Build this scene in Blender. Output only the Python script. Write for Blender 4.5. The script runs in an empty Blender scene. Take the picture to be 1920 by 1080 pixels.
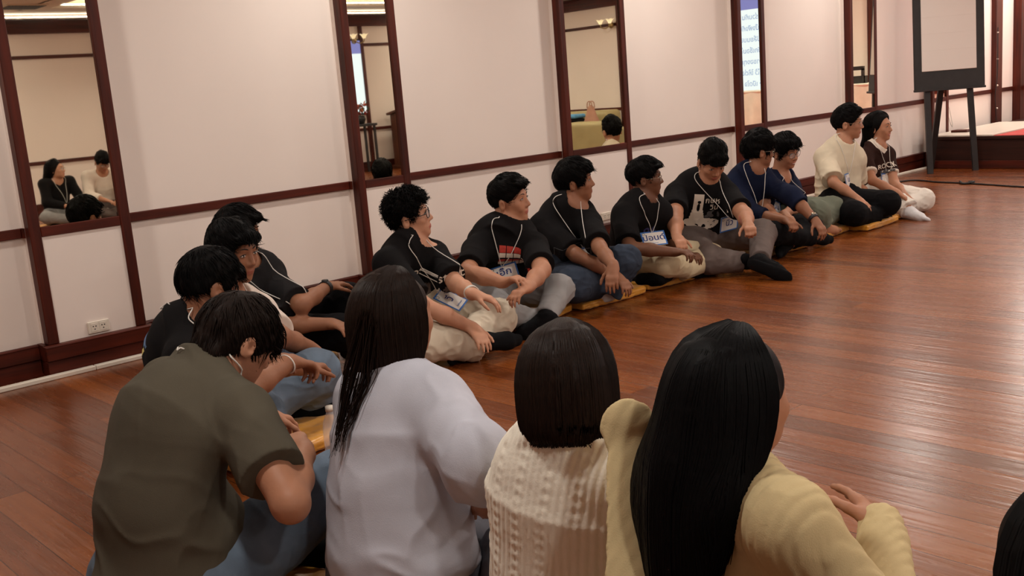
import bpy, math
import numpy as np
from mathutils import Matrix, Vector
rng = np.random.default_rng(11)
PI = math.pi
scn = bpy.context.scene
COL = scn.collection

# ------------------------------------------------------------------ camera, world, lights, exposure
CAM = np.array([0.0, -5.418, 1.25])
cd = bpy.data.cameras.new('camera'); cd.sensor_width = 36.0; cd.lens = 1922.3 / 1920 * 36.0
cd.clip_start = 0.05; cd.clip_end = 60
co = bpy.data.objects.new('camera', cd); COL.objects.link(co)
R_ = (0.72755, -0.68146, -0.07921); U_ = (0.18793, 0.08693, 0.97833); B_ = (-0.65981, -0.72667, 0.19131)
co.matrix_world = Matrix(((R_[0], U_[0], B_[0], CAM[0]), (R_[1], U_[1], B_[1], CAM[1]), (R_[2], U_[2], B_[2], CAM[2]), (0, 0, 0, 1)))
scn.camera = co
w = bpy.data.worlds.new('world'); scn.world = w; w.use_nodes = True
w.node_tree.nodes['Background'].inputs[0].default_value = (1.0, 0.86, 0.72, 1); w.node_tree.nodes['Background'].inputs[1].default_value = 0.05
scn.view_settings.view_transform = 'Standard'; scn.view_settings.look = 'None'
scn.view_settings.exposure = -0.12; scn.view_settings.gamma = 1.0
scn.cycles.use_denoising = True
scn.cycles.max_bounces = 8; scn.cycles.sample_clamp_indirect = 4.0
CEIL = 2.76

def area(name, loc, size, power, col=(1.0, 0.94, 0.86), rot=(0, 0, 0), shape='DISK', size_y=None, spread=PI):
    l = bpy.data.lights.new(name, 'AREA'); l.energy = power; l.color = col; l.shape = shape; l.size = size; l.spread = spread
    if size_y: l.size_y = size_y
    o = bpy.data.objects.new(name, l); o.location = loc; o.rotation_euler = rot; COL.objects.link(o)
    return o
DOWN = [(x, y) for x in (0.8, 3.6, 6.4, 9.2, 12.2) for y in (-0.95, -3.6, -6.4, -9.0)] + [(13.5, -.5), (13.5, -1.7)]
for (x, y) in DOWN:
    area('downlight_lamp', (x, y, CEIL - 0.03 + (.24 if 5.2 < x < 11.6 and -9.1 < y < -2 else 0)), 0.22, (26.0 if y < -1.5 else 24.0) * (.95 if x > 13 else 1))
# the cove trough along the ceiling recess
area('cove_lamp', (8.4, -1.84, CEIL + 0.06), 6.2, 33.0, rot=(PI * 1.1, 0, 0), shape='RECTANGLE', size_y=0.12)
area('cove_lamp', (8.4, -9.26, CEIL + 0.06), 6.2, 33.0, rot=(PI * .9, 0, 0), shape='RECTANGLE', size_y=0.12)

area('cove_lamp', (5.0, -9.84, 2.72), 14.0, 60.0, rot=(PI * .93, 0, 0), shape='RECTANGLE', size_y=0.05)
area('cove_lamp', (13.89, -5.0, 2.72), 8.0, 26.0, rot=(0, PI * 1.07, 0), shape='RECTANGLE', size_y=0.05)

# ------------------------------------------------------------------ materials
def mat(name, col, rough=.6, bump=None, var=None, spec=.5, sheen=0, metal=0, coat=0, sss=0, emit=None, stretch=(1, 1, 1)):
    """procedural material: noise colour variation (var=(scale, amount)) and noise bump (bump=(scale, strength))"""
    m = bpy.data.materials.new(name); m.use_nodes = True; nt = m.node_tree; b = nt.nodes['Principled BSDF']
    b.inputs['Base Color'].default_value = (*col, 1); b.inputs['Roughness'].default_value = rough
    b.inputs['Specular IOR Level'].default_value = spec; b.inputs['Metallic'].default_value = metal
    b.inputs['Coat Weight'].default_value = coat; b.inputs['Sheen Weight'].default_value = sheen
    if sss:
        b.inputs['Subsurface Weight'].default_value = sss; b.inputs['Subsurface Radius'].default_value = (.012, .005, .003)
    if emit:
        b.inputs['Emission Color'].default_value = (*emit[0], 1); b.inputs['Emission Strength'].default_value = emit[1]
    if bump or var:
        tc = nt.nodes.new('ShaderNodeTexCoord'); mp = nt.nodes.new('ShaderNodeMapping'); mp.inputs['Scale'].default_value = stretch
        nt.links.new(tc.outputs['Object'], mp.inputs['Vector'])
    if var:
        n = nt.nodes.new('ShaderNodeTexNoise'); n.inputs['Scale'].default_value = var[0]; n.inputs['Detail'].default_value = 5
        nt.links.new(mp.outputs[0], n.inputs['Vector'])
        r = nt.nodes.new('ShaderNodeValToRGB'); a = var[1]
        r.color_ramp.elements[0].position = .3; r.color_ramp.elements[1].position = .7
        r.color_ramp.elements[0].color = (*[c * (1 - a) for c in col], 1); r.color_ramp.elements[1].color = (*[min(1, c * (1 + a)) for c in col], 1)
        nt.links.new(n.outputs['Fac'], r.inputs[0]); nt.links.new(r.outputs[0], b.inputs['Base Color'])
    if bump:
        n2 = nt.nodes.new('ShaderNodeTexNoise'); n2.inputs['Scale'].default_value = bump[0]; n2.inputs['Detail'].default_value = 4
        nt.links.new(mp.outputs[0], n2.inputs['Vector'])
        bp = nt.nodes.new('ShaderNodeBump'); bp.inputs['Strength'].default_value = bump[1]; bp.inputs['Distance'].default_value = .01
        nt.links.new(n2.outputs['Fac'], bp.inputs['Height']); nt.links.new(bp.outputs[0], b.inputs['Normal'])
    return m
def S(r, g, b):
    return tuple((c / 255 / 12.92) if c / 255 <= .04045 else ((c / 255 + .055) / 1.055) ** 2.4 for c in (r, g, b))

def wood_mat(name, c1, c2, rough, axis, coat=.06, scale=1.0):
    m = bpy.data.materials.new(name); m.use_nodes = True; nt = m.node_tree; b = nt.nodes['Principled BSDF']; L = nt.links.new
    tc = nt.nodes.new('ShaderNodeTexCoord'); mp = nt.nodes.new('ShaderNodeMapping')
    s = [26 * scale] * 3; s[axis] = 1.6 * scale; mp.inputs['Scale'].default_value = s
    n = nt.nodes.new('ShaderNodeTexNoise'); n.inputs['Scale'].default_value = 1.0; n.inputs['Detail'].default_value = 6; n.inputs['Roughness'].default_value = .6
    r = nt.nodes.new('ShaderNodeValToRGB'); r.color_ramp.elements[0].position = .32; r.color_ramp.elements[1].position = .7
    r.color_ramp.elements[0].color = (*c1, 1); r.color_ramp.elements[1].color = (*c2, 1)
    L(tc.outputs['Object'], mp.inputs[0]); L(mp.outputs[0], n.inputs['Vector']); L(n.outputs['Fac'], r.inputs[0]); L(r.outputs[0], b.inputs['Base Color'])
    b.inputs['Roughness'].default_value = rough; b.inputs['Coat Weight'].default_value = coat; b.inputs['Coat Roughness'].default_value = .25; b.inputs['Specular IOR Level'].default_value = .25
    return m
M = {}
M['wood'] = wood_mat('mahogany_stain', S(50, 14, 6), S(92, 31, 14), .5, 2)
M['woodx'] = wood_mat('mahogany_stain_rail', S(50, 14, 6), S(92, 31, 14), .5, 0)
M['woody'] = wood_mat('mahogany_stain_cross', S(50, 14, 6), S(92, 31, 14), .5, 1)
M['darkwood'] = wood_mat('dark_stage_wood', S(36, 16, 11), S(60, 28, 18), .5, 1)

def wall_mat():
    m = mat('cream_wall_paper', S(240, 227, 218), .65, bump=(420, .05), var=(1.3, .02), spec=.3)
    return m
M['wall'] = wall_mat()
M['ceil'] = mat('ceiling_paint', S(226, 214, 196), .8, var=(2, .02))
M['plastic'] = mat('white_plastic', S(225, 215, 200), .4)
M['black'] = mat('black_paint', S(34, 30, 30), .55, var=(14, .25), bump=(90, .1))
M['blackhole'] = mat('dark_holes', S(22, 18, 18), .6)
M['paper'] = mat('white_paper', S(232, 222, 214), .8, bump=(9, .25))
M['red'] = mat('red_carpet', S(205, 40, 30), .9, bump=(300, .4), var=(8, .1), sheen=.2)
M['cord'] = mat('white_cord', S(226, 220, 212), .7, bump=(900, .3))
M['blue'] = mat('badge_blue_ink', S(50, 104, 176), .5)
M['navyink'] = mat('badge_navy_ink', S(30, 52, 120), .5)
M['card'] = mat('badge_card', S(226, 220, 214), .35, coat=.4)
M['cable'] = mat('black_cable', S(20, 18, 18), .5)

def floor_mat():
    m = bpy.data.materials.new('varnished_floor_boards'); m.use_nodes = True; nt = m.node_tree; b = nt.nodes['Principled BSDF']; L = nt.links.new
    tc = nt.nodes.new('ShaderNodeTexCoord')
    mp = nt.nodes.new('ShaderNodeMapping'); mp.inputs['Rotation'].default_value = (0, 0, PI / 2)
    L(tc.outputs['Object'], mp.inputs[0])
    br = nt.nodes.new('ShaderNodeTexBrick'); br.inputs['Scale'].default_value = 1.0
    br.inputs['Brick Width'].default_value = 1.7; br.inputs['Row Height'].default_value = .125; br.inputs['Mortar Size'].default_value = .0018
    br.inputs['Color1'].default_value = (0.12, 0.12, 0.12, 1); br.inputs['Color2'].default_value = (.9, .9, .9, 1); br.inputs['Mortar'].default_value = (0, 0, 0, 1)
    br.inputs['Mortar Smooth'].default_value = .3; br.inputs['Bias'].default_value = 0.0; br.offset = .37
    L(mp.outputs[0], br.inputs['Vector'])
    mp2 = nt.nodes.new('ShaderNodeMapping'); mp2.inputs['Scale'].default_value = (16, 1.1, 1)
    L(tc.outputs['Object'], mp2.inputs[0])
    n = nt.nodes.new('ShaderNodeTexNoise'); n.inputs['Scale'].default_value = 1.6; n.inputs['Detail'].default_value = 7; n.inputs['Roughness'].default_value = .62
    L(mp2.outputs[0], n.inputs['Vector'])
    mx = nt.nodes.new('ShaderNodeMix'); mx.data_type = 'FLOAT'; mx.inputs[0].default_value = .48
    L(n.outputs['Fac'], mx.inputs[2]); L(br.outputs['Color'], mx.inputs[3])
    r = nt.nodes.new('ShaderNodeValToRGB'); e = r.color_ramp.elements
    e[0].position = .1; e[0].color = (*S(66, 31, 10), 1); e[1].position = .85; e[1].color = (*S(146, 80, 32), 1)
    k = e.new(.45); k.color = (*S(114, 56, 19), 1)
    L(mx.outputs[0], r.inputs[0])
    mu = nt.nodes.new('ShaderNodeMix'); mu.data_type = 'RGBA'; mu.blend_type = 'MULTIPLY'
    inv = nt.nodes.new('ShaderNodeMath'); inv.operation = 'MULTIPLY'; inv.inputs[1].default_value = .55; L(br.outputs['Fac'], inv.inputs[0]); L(inv.outputs[0], mu.inputs[0])
    L(r.outputs[0], mu.inputs[6]); mu.inputs[7].default_value = (.25, .2, .18, 1)
    L(mu.outputs[2], b.inputs['Base Color'])
    n3 = nt.nodes.new('ShaderNodeTexNoise'); n3.inputs['Scale'].default_value = 2.2; n3.inputs['Detail'].default_value = 4; L(mp2.outputs[0], n3.inputs['Vector'])
    rr = nt.nodes.new('ShaderNodeMapRange'); rr.inputs[3].default_value = .17; rr.inputs[4].default_value = .36; L(n3.outputs['Fac'], rr.inputs[0]); L(rr.outputs[0], b.inputs['Roughness'])
    bp = nt.nodes.new('ShaderNodeBump'); bp.inputs['Strength'].default_value = .35; bp.inputs['Distance'].default_value = .006
    ad = nt.nodes.new('ShaderNodeMath'); ad.operation = 'SUBTRACT'; L(n3.outputs['Fac'], ad.inputs[0]); L(br.outputs['Fac'], ad.inputs[1])
    L(ad.outputs[0], bp.inputs['Height']); L(bp.outputs[0], b.inputs['Normal'])
    b.inputs['Specular IOR Level'].default_value = .5; b.inputs['Coat Weight'].default_value = .12; b.inputs['Coat Roughness'].default_value = .25
    L(bp.outputs[0], b.inputs['Coat Normal'])
    return m
M['floor'] = floor_mat()
m = bpy.data.materials.new('mirror_glass'); m.use_nodes = True; b = m.node_tree.nodes['Principled BSDF']
b.inputs['Base Color'].default_value = (.86, .83, .69, 1); b.inputs['Metallic'].default_value = 1; b.inputs['Roughness'].default_value = .015; M['mirror'] = m
m = bpy.data.materials.new('clear_lens'); m.use_nodes = True; nt = m.node_tree; b = nt.nodes['Principled BSDF']
b.inputs['Base Color'].default_value = (1, 1, 1, 1); b.inputs['Roughness'].default_value = .03; b.inputs['Alpha'].default_value = .12; M['lens'] = m
m = bpy.data.materials.new('clear_plastic'); m.use_nodes = True; b = m.node_tree.nodes['Principled BSDF']
b.inputs['Base Color'].default_value = (.95, .93, .95, 1); b.inputs['Roughness'].default_value = .08; b.inputs['Alpha'].default_value = .3; M['clear'] = m

# ------------------------------------------------------------------ mesh helpers
def mesh_obj(name, V, Q, mats, parent=None, org=(0, 0, 0), smooth=True, mi=None):
    """V (n,3) world coordinates, Q list/array of faces (quads array or list of tuples) -> ONE object"""
    V = np.asarray(V, np.float64) - np.asarray(org)
    me = bpy.data.meshes.new(name)
    if isinstance(Q, np.ndarray):
        n = len(Q); me.vertices.add(len(V)); me.vertices.foreach_set('co', V.astype(np.float32).ravel())
        me.loops.add(n * 4); me.loops.foreach_set('vertex_index', Q.astype(np.int32).ravel())
        me.polygons.add(n); me.polygons.foreach_set('loop_start', np.arange(0, n * 4, 4, dtype=np.int32))
        me.update(calc_edges=True)
    else:
        me.from_pydata(V.tolist(), [], [tuple(q) for q in Q])
    me.polygons.foreach_set('use_smooth', np.full(len(me.polygons), smooth))
    for k in (mats if isinstance(mats, (list, tuple)) else [mats]): me.materials.append(k)
    if mi is not None: me.polygons.foreach_set('material_index', np.asarray(mi, np.int32))
    me.update()
    o = bpy.data.objects.new(name, me); COL.objects.link(o)
    if parent is None: o.location = org
    else: o.parent = parent
    return o
def tag(o, label, cat, group=None, kind=None):
    o['label'] = label
    if cat: o['category'] = cat
    if group: o['group'] = group
    if kind: o['kind'] = kind
    return o
def struct(o): o['kind'] = 'structure'; return o
def empty(name, loc, label=None, cat=None, group=None):
    o = bpy.data.objects.new(name, None); o.location = loc; o.empty_display_size = .1; COL.objects.link(o)
    if label: tag(o, label, cat, group)
    return o
class MB:
    """collects boxes / tubes / lathes into one mesh"""
    def __init__(s): s.V = []; s.F = []; s.n = 0; s.mi = []
    def add(s, V, F, mi=0):
        V = np.asarray(V, float)
        s.V.append(V); s.F += [tuple(int(i) + s.n for i in f) for f in F]; s.n += len(V); s.mi += [mi] * len(F); return s
    def box(s, lo, hi, mi=0, rot=None, bev=0.0):
        lo = np.array(lo, float); hi = np.array(hi, float)
        if bev > 0:
            c = (lo + hi) / 2; h = (hi - lo) / 2; b = min(bev, *(h * .95)); V = []
            for a in range(3):
                for sx in (-1, 1):
                    for sy in (-1, 1):
                        for sz in (-1, 1):
                            q = np.array([sx, sy, sz]) * h; q = q - np.array([sx, sy, sz]) * b * (np.arange(3) != a); V.append(c + q)
            ix = lambda a, x, y, z: a * 8 + x * 4 + y * 2 + z
            F = []
            for a in range(3):
                for sg in (0, 1):
                    o_ = [k for k in range(3) if k != a]; q = []
                    for (u, v) in ((0, 0), (1, 0), (1, 1), (0, 1)):
                        t = [0, 0, 0]; t[a] = sg; t[o_[0]] = u; t[o_[1]] = v; q.append(ix(a, *t))
                    if (sg == 1) == (a == 1): q = q[::-1]
                    F.append(q)
            for a in range(3):
                o_ = [k for k in range(3) if k != a]
                for u in (0, 1):
                    for v in (0, 1):
                        t0 = [0, 0, 0]; t1 = [0, 0, 0]; t0[o_[0]] = t1[o_[0]] = u; t0[o_[1]] = t1[o_[1]] = v; t1[a] = 1
                        F.append([ix(o_[0], *t0), ix(o_[0], *t1), ix(o_[1], *t1), ix(o_[1], *t0)])
            for x in (0, 1):
                for y in (0, 1):
                    for z in (0, 1): F.append([ix(0, x, y, z), ix(1, x, y, z), ix(2, x, y, z)])
            V = np.array(V)
        else:
            V = np.array([[x, y, z] for x in (lo[0], hi[0]) for y in (lo[1], hi[1]) for z in (lo[2], hi[2])])
            F = [(0, 1, 3, 2), (4, 6, 7, 5), (0, 4, 5, 1), (2, 3, 7, 6), (0, 2, 6, 4), (1, 5, 7, 3)]
        if rot is not None:
            c, Rm = rot; V = (V - c) @ np.array(Rm).T + c
        return s.add(V, F, mi)
    def tube(s, pts, r, n=8, mi=0, cap=True, closed=False):
        V, Q = tubes(np.asarray(pts, float)[None], r, n, closed=closed); F = [tuple(q) for q in Q]
        if cap and not closed:
            m_ = len(V); F += [tuple(range(n - 1, -1, -1)), tuple(range(m_ - n, m_))]
        return s.add(V, F, mi)
    def lathe(s, prof, c, n=24, mi=0, axis=2):
        V = []
        for (r, z) in prof:
            for i in range(n):
                a = 2 * PI * i / n; p = [r * math.cos(a), r * math.sin(a), z]
                if axis == 1: p = [p[0], p[2], p[1]]
                V.append(np.array(p) + c)
        F = [(k * n + i, k * n + (i + 1) % n, (k + 1) * n + (i + 1) % n, (k + 1) * n + i) for k in range(len(prof) - 1) for i in range(n)]
        return s.add(V, F, mi)
    def ell(s, c, R, rad, mi=0, n=12, m_=8):
        V = []; F = []
        for j in range(m_ + 1):
            t = PI * j / m_
            for i in range(n):
                a = 2 * PI * i / n; V.append([math.sin(t) * math.cos(a), math.cos(t), math.sin(t) * math.sin(a)])
        for j in range(m_):
            for i in range(n): F.append((j * n + i, j * n + (i + 1) % n, (j + 1) * n + (i + 1) % n, (j + 1) * n + i))
        V = np.array(V) * rad @ np.array(R) + c
        return s.add(V, F, mi)
    def build(s, name, mats, parent=None, org=(0, 0, 0), smooth=False):
        return mesh_obj(name, np.concatenate(s.V), s.F, mats, parent, org, smooth, s.mi)
def tubes(P, r, sides=4, flat=1.0, closed=False):
    """P (m,n,3) polylines -> verts, quads"""
    P = np.asarray(P, float); m, n, _ = P.shape
    r = np.broadcast_to(np.asarray(r, float), (m, n)) if np.ndim(r) != 1 or len(np.atleast_1d(r)) == n else np.asarray(r)[:, None] * np.ones((1, n))
    T = np.empty_like(P)
    if closed: T = np.roll(P, -1, 1) - np.roll(P, 1, 1)
    else:
        T[:, 1:-1] = P[:, 2:] - P[:, :-2]; T[:, 0] = P[:, 1] - P[:, 0]; T[:, -1] = P[:, -1] - P[:, -2]
    T /= np.linalg.norm(T, axis=-1, keepdims=True) + 1e-9
    ref = np.where(np.abs(T.mean(1)[:, None, 2:3]) > .8, np.array([1., 0, 0]), np.array([0, 0, 1.]))
    A = np.cross(T, ref); A /= np.linalg.norm(A, axis=-1, keepdims=True) + 1e-9; B = np.cross(T, A)
    th = np.arange(sides) * 2 * PI / sides
    V = P[:, :, None, :] + r[:, :, None, None] * (np.cos(th)[:, None] * A[:, :, None, :] + flat * np.sin(th)[:, None] * B[:, :, None, :])
    ii = np.arange(m)[:, None, None] * n * sides; k = np.arange(n if closed else n - 1)[None, :, None]; s_ = np.arange(sides)[None, None, :]
    a = ii + k * sides + s_; b = ii + k * sides + (s_ + 1) % sides; k2 = (k + 1) % n
    c = ii + k2 * sides + (s_ + 1) % sides; d = ii + k2 * sides + s_
    Q = np.stack([a, d, c, b], -1).reshape(-1, 4)
    return V.reshape(-1, 3), Q
def smoothpath(pts, n):
    P = np.asarray(pts, float); k = len(P); t = np.linspace(0, k - 1, n); i = np.clip(t.astype(int), 0, k - 2); f = (t - i)[:, None]
    g = lambda j: P[np.clip(j, 0, k - 1)]
    p0, p1, p2, p3 = g(i - 1), g(i), g(i + 1), g(i + 2)
    return .5 * (2 * p1 + (p2 - p0) * f + (2 * p0 - 5 * p1 + 4 * p2 - p3) * f ** 2 + (3 * p1 - p0 - 3 * p2 + p3) * f ** 3)

# ------------------------------------------------------------------ smooth solid modelling (rounded cones and ellipsoids melted together)
TAB = np.random.default_rng(5).random((32, 32, 32)).astype(np.float32) * 2 - 1
def vnoise(P, f):
    q = P * f; i = np.floor(q).astype(int); t = q - i; t = t * t * (3 - 2 * t); i &= 31; j = (i + 1) & 31
    x, y, z = i.T; X, Y, Z = j.T; a, b, c = t.T
    l = lambda p, q_, s: p + (q_ - p) * s
    return l(l(l(TAB[x, y, z], TAB[X, y, z], a), l(TAB[x, Y, z], TAB[X, Y, z], a), b), l(l(TAB[x, y, Z], TAB[X, y, Z], a), l(TAB[x, Y, Z], TAB[X, Y, Z], a), b), c)
def nrm(v): v = np.asarray(v, float); return v / (np.linalg.norm(v) + 1e-12)
class Cone:
    def __init__(s, a, b, r1, r2, flat=None, cut=None, cuta=None):
        s.a = np.asarray(a, float); s.b = np.asarray(b, float); s.r1, s.r2, s.flat = r1, r2, flat
        s.u = nrm(s.b - s.a); s.cut = cut; s.cuta = cuta
    def box(s): return np.minimum(s.a - s.r1, s.b - s.r2), np.maximum(s.a + s.r1, s.b + s.r2)
    def d(s, X, Y, Z):
        ba = s.b - s.a; bb = ba @ ba + 1e-12; x = X - s.a[0]; y = Y - s.a[1]; z = Z - s.a[2]
        al = x * ba[0] + y * ba[1] + z * ba[2]
        t = np.clip(al / bb, 0, 1)
        x = x - ba[0] * t; y = y - ba[1] * t; z = z - ba[2] * t
        if s.flat is not None:
            n, f = s.flat; qn = (x * n[0] + y * n[1] + z * n[2]) * (f - 1); x = x + qn * n[0]; y = y + qn * n[1]; z = z + qn * n[2]
        d = np.sqrt(x * x + y * y + z * z) - (s.r1 + (s.r2 - s.r1) * t)
        if s.cut is not None: d = np.maximum(d, al / math.sqrt(bb) - math.sqrt(bb) * s.cut)
        if s.cuta is not None: d = np.maximum(d, math.sqrt(bb) * s.cuta - al / math.sqrt(bb))
        return d
class Path:                                                        # one tapering strand bundle
    def __init__(s, P, r): s.c = [Cone(P[k], P[k + 1], r[k], r[k + 1]) for k in range(len(P) - 1)]; s.P = np.asarray(P); s.r = np.asarray(r)
    def box(s): return s.P.min(0) - s.r.max(), s.P.max(0) + s.r.max()
    def d(s, X, Y, Z):
        F = s.c[0].d(X, Y, Z)
        for c in s.c[1:]: F = np.minimum(F, c.d(X, Y, Z))
        return F
class Ell:
    def __init__(s, c, R, rad): s.c = np.asarray(c, float); s.R = np.asarray(R, float); s.r = np.asarray(rad, float)
    def box(s): m_ = s.r.max(); return s.c - m_, s.c + m_
    def d(s, X, Y, Z):
        x = X - s.c[0]; y = Y - s.c[1]; z = Z - s.c[2]; q0 = 0; q1 = 0
        for i in range(3):
            p = x * s.R[i][0] + y * s.R[i][1] + z * s.R[i][2]; p = p / s.r[i]; q0 = q0 + p * p; p = p / s.r[i]; q1 = q1 + p * p
        k0 = np.sqrt(q0); return k0 * (k0 - 1) / np.maximum(np.sqrt(q1), 1e-6)
class RBox:
    def __init__(s, c, R, h, r): s.c = np.asarray(c, float); s.R = np.asarray(R, float); s.h = np.asarray(h, float) - r; s.r = r
    def box(s): m_ = np.linalg.norm(s.h) + s.r; return s.c - m_, s.c + m_
    def d(s, X, Y, Z):
        x = X - s.c[0]; y = Y - s.c[1]; z = Z - s.c[2]; o = 0; ins = -9
        for i in range(3):
            p = np.abs(x * s.R[i][0] + y * s.R[i][1] + z * s.R[i][2]) - s.h[i]; o = o + np.maximum(p, 0) ** 2; ins = np.maximum(ins, p)
        return np.sqrt(o) + np.minimum(ins, 0) - s.r
class Plane:                                                       # keeps the side where n.(p-a) < 0
    def __init__(s, a, n): s.a = np.asarray(a, float); s.n = nrm(n)
    def d(s, X, Y, Z): return (X - s.a[0]) * s.n[0] + (Y - s.a[1]) * s.n[1] + (Z - s.a[2]) * s.n[2]
def smin(a, b, k):
    if k <= 0: return np.minimum(a, b)
    h = np.maximum(k - np.abs(a - b), 0) / k; return np.minimum(a, b) - h * h * k * .25
class Shape:
    def __init__(s): s.ops = []; s.disp = None
    def u(s, p, k=.02): s.ops.append(('u', p, k)); return s
    def s(s, p, k=.008): s.ops.append(('s', p, k)); return s
    def i(s, p, k=0): s.ops.append(('i', p, k)); return s
    def eval(s, P):
        X, Y, Z = np.asarray(P, float).T; F = np.full(X.shape, 9.)
        for op, p, k in s.ops:
            d = p.d(X, Y, Z)
            F = smin(F, d, k) if op == 'u' else (-smin(-F, d, k) if op == 's' else -smin(-F, -d, k))
        return F
    def grad(s, P, e=.003):
        P = np.asarray(P, float); g = np.stack([s.eval(P + np.eye(3)[i] * e) - s.eval(P - np.eye(3)[i] * e) for i in range(3)], -1)
        return g / (np.linalg.norm(g, axis=-1, keepdims=True) + 1e-9)
    def push(s, P, off, it=4, only_in=True):
        P = np.array(P, float)
        for _ in range(it):
            d = s.eval(P) - off; g = s.grad(P); P -= g * np.where(d < 0 if only_in else np.abs(d) < .2, d, 0)[:, None]
        return P
    def mesh(s, h, relax=2):
        bs = [p.box() for op, p, k in s.ops if op == 'u']; lo = np.min([b[0] for b in bs], 0) - .03; hi = np.max([b[1] for b in bs], 0) + .03
        n = np.ceil((hi - lo) / h).astype(int) + 2; ax = [lo[i] + h * np.arange(n[i]) for i in range(3)]
        F = np.full(n, 9., np.float32)
        for op, p, k in s.ops:
            if op == 'i': sl = (slice(None),) * 3
            else:
                b0, b1 = p.box(); pad = k + 3.5 * h
                i0 = np.clip(np.floor((b0 - pad - lo) / h).astype(int), 0, n - 1); i1 = np.clip(np.ceil((b1 + pad - lo) / h).astype(int) + 1, 1, n)
                sl = tuple(slice(i0[i], i1[i]) for i in range(3))
            X = ax[0][sl[0]][:, None, None].astype(np.float32); Y = ax[1][sl[1]][None, :, None].astype(np.float32); Z = ax[2][sl[2]][None, None, :].astype(np.float32)
            d = p.d(X, Y, Z); f = F[sl]
            F[sl] = smin(f, d, k) if op == 'u' else (-smin(-f, d, k) if op == 's' else -smin(-f, -d, k))
        if s.disp is not None:
            I = np.argwhere(np.abs(F) < 4 * h); F[tuple(I.T)] += s.disp(lo + I * h)
        return nets(F, lo, h, relax)
CORN = np.array([[i, j, k] for i in (0, 1) for j in (0, 1) for k in (0, 1)])
EDG = [(0, 1), (2, 3), (4, 5), (6, 7), (0, 2), (1, 3), (4, 6), (5, 7), (0, 4), (1, 5), (2, 6), (3, 7)]
def nets(F, lo, h, relax=2):
    I = F < 0; n = np.array(F.shape) - 1
    c = sum(I[a:a + n[0], b:b + n[1], d:d + n[2]].astype(np.int8) for a, b, d in CORN)
    act = (c > 0) & (c < 8); ids = np.argwhere(act); N = len(ids)
    idx = np.full(act.shape, -1, np.int64); idx[act] = np.arange(N)
    V = np.stack([F[tuple((ids + o).T)] for o in CORN], 1); s_ = np.zeros((N, 3)); ct = np.zeros(N)
    for a, b in EDG:
        cr = (V[:, a] < 0) != (V[:, b] < 0); t = np.where(cr, V[:, a] / np.where(cr, V[:, a] - V[:, b], 1), 0)
        s_ += np.where(cr[:, None], CORN[a] + t[:, None] * (CORN[b] - CORN[a]), 0); ct += cr
    P = lo + h * (ids + s_ / ct[:, None]); Q = []
    for ax in range(3):
        u, v = [(1, 2), (2, 0), (0, 1)][ax]
        A = np.take(I, range(n[ax]), ax); B = np.take(I, range(1, n[ax] + 1), ax); e = np.argwhere(A != B); e = e[(e[:, u] > 0) & (e[:, v] > 0) & (e[:, u] < n[u]) & (e[:, v] < n[v])]
        fl = A[tuple(e.T)]; q = []
        for du, dv in ((-1, -1), (0, -1), (0, 0), (-1, 0)):
            k = e.copy(); k[:, u] += du; k[:, v] += dv; q.append(idx[tuple(k.T)])
        q = np.stack(q, 1); q[~fl] = q[~fl][:, ::-1]; Q.append(q)
    Q = np.concatenate(Q); Q = Q[(Q >= 0).all(1)]
    for _ in range(relax):
        a = np.concatenate([Q[:, i] for i in range(4)]); b = np.concatenate([Q[:, (i + 1) % 4] for i in range(4)])
        cnt = np.bincount(a, minlength=N) + 1e-9; avg = np.stack([np.bincount(a, P[b, i], minlength=N) / cnt for i in range(3)], 1); P = P + .5 * np.where((cnt > .5)[:, None], avg - P, 0)
    return P, Q
def text_mesh(body, size=1.0):
    """flat text outline -> verts (n,2), faces"""
    cu = bpy.data.curves.new('lettering', 'FONT'); cu.body = body; cu.size = size; cu.align_x = 'CENTER'; cu.align_y = 'CENTER'; cu.resolution_u = 3; cu.offset = size * .012
    o = bpy.data.objects.new('lettering', cu); COL.objects.link(o)
    dg = bpy.context.evaluated_depsgraph_get(); dg.update(); me = o.evaluated_get(dg).to_mesh()
    V = np.array([v.co[:] for v in me.vertices]).reshape(-1, 3)[:, :2]; F = [tuple(p.vertices) for p in me.polygons]
    o.evaluated_get(dg).to_mesh_clear(); bpy.data.objects.remove(o); bpy.data.curves.remove(cu)
    return V, F
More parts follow.
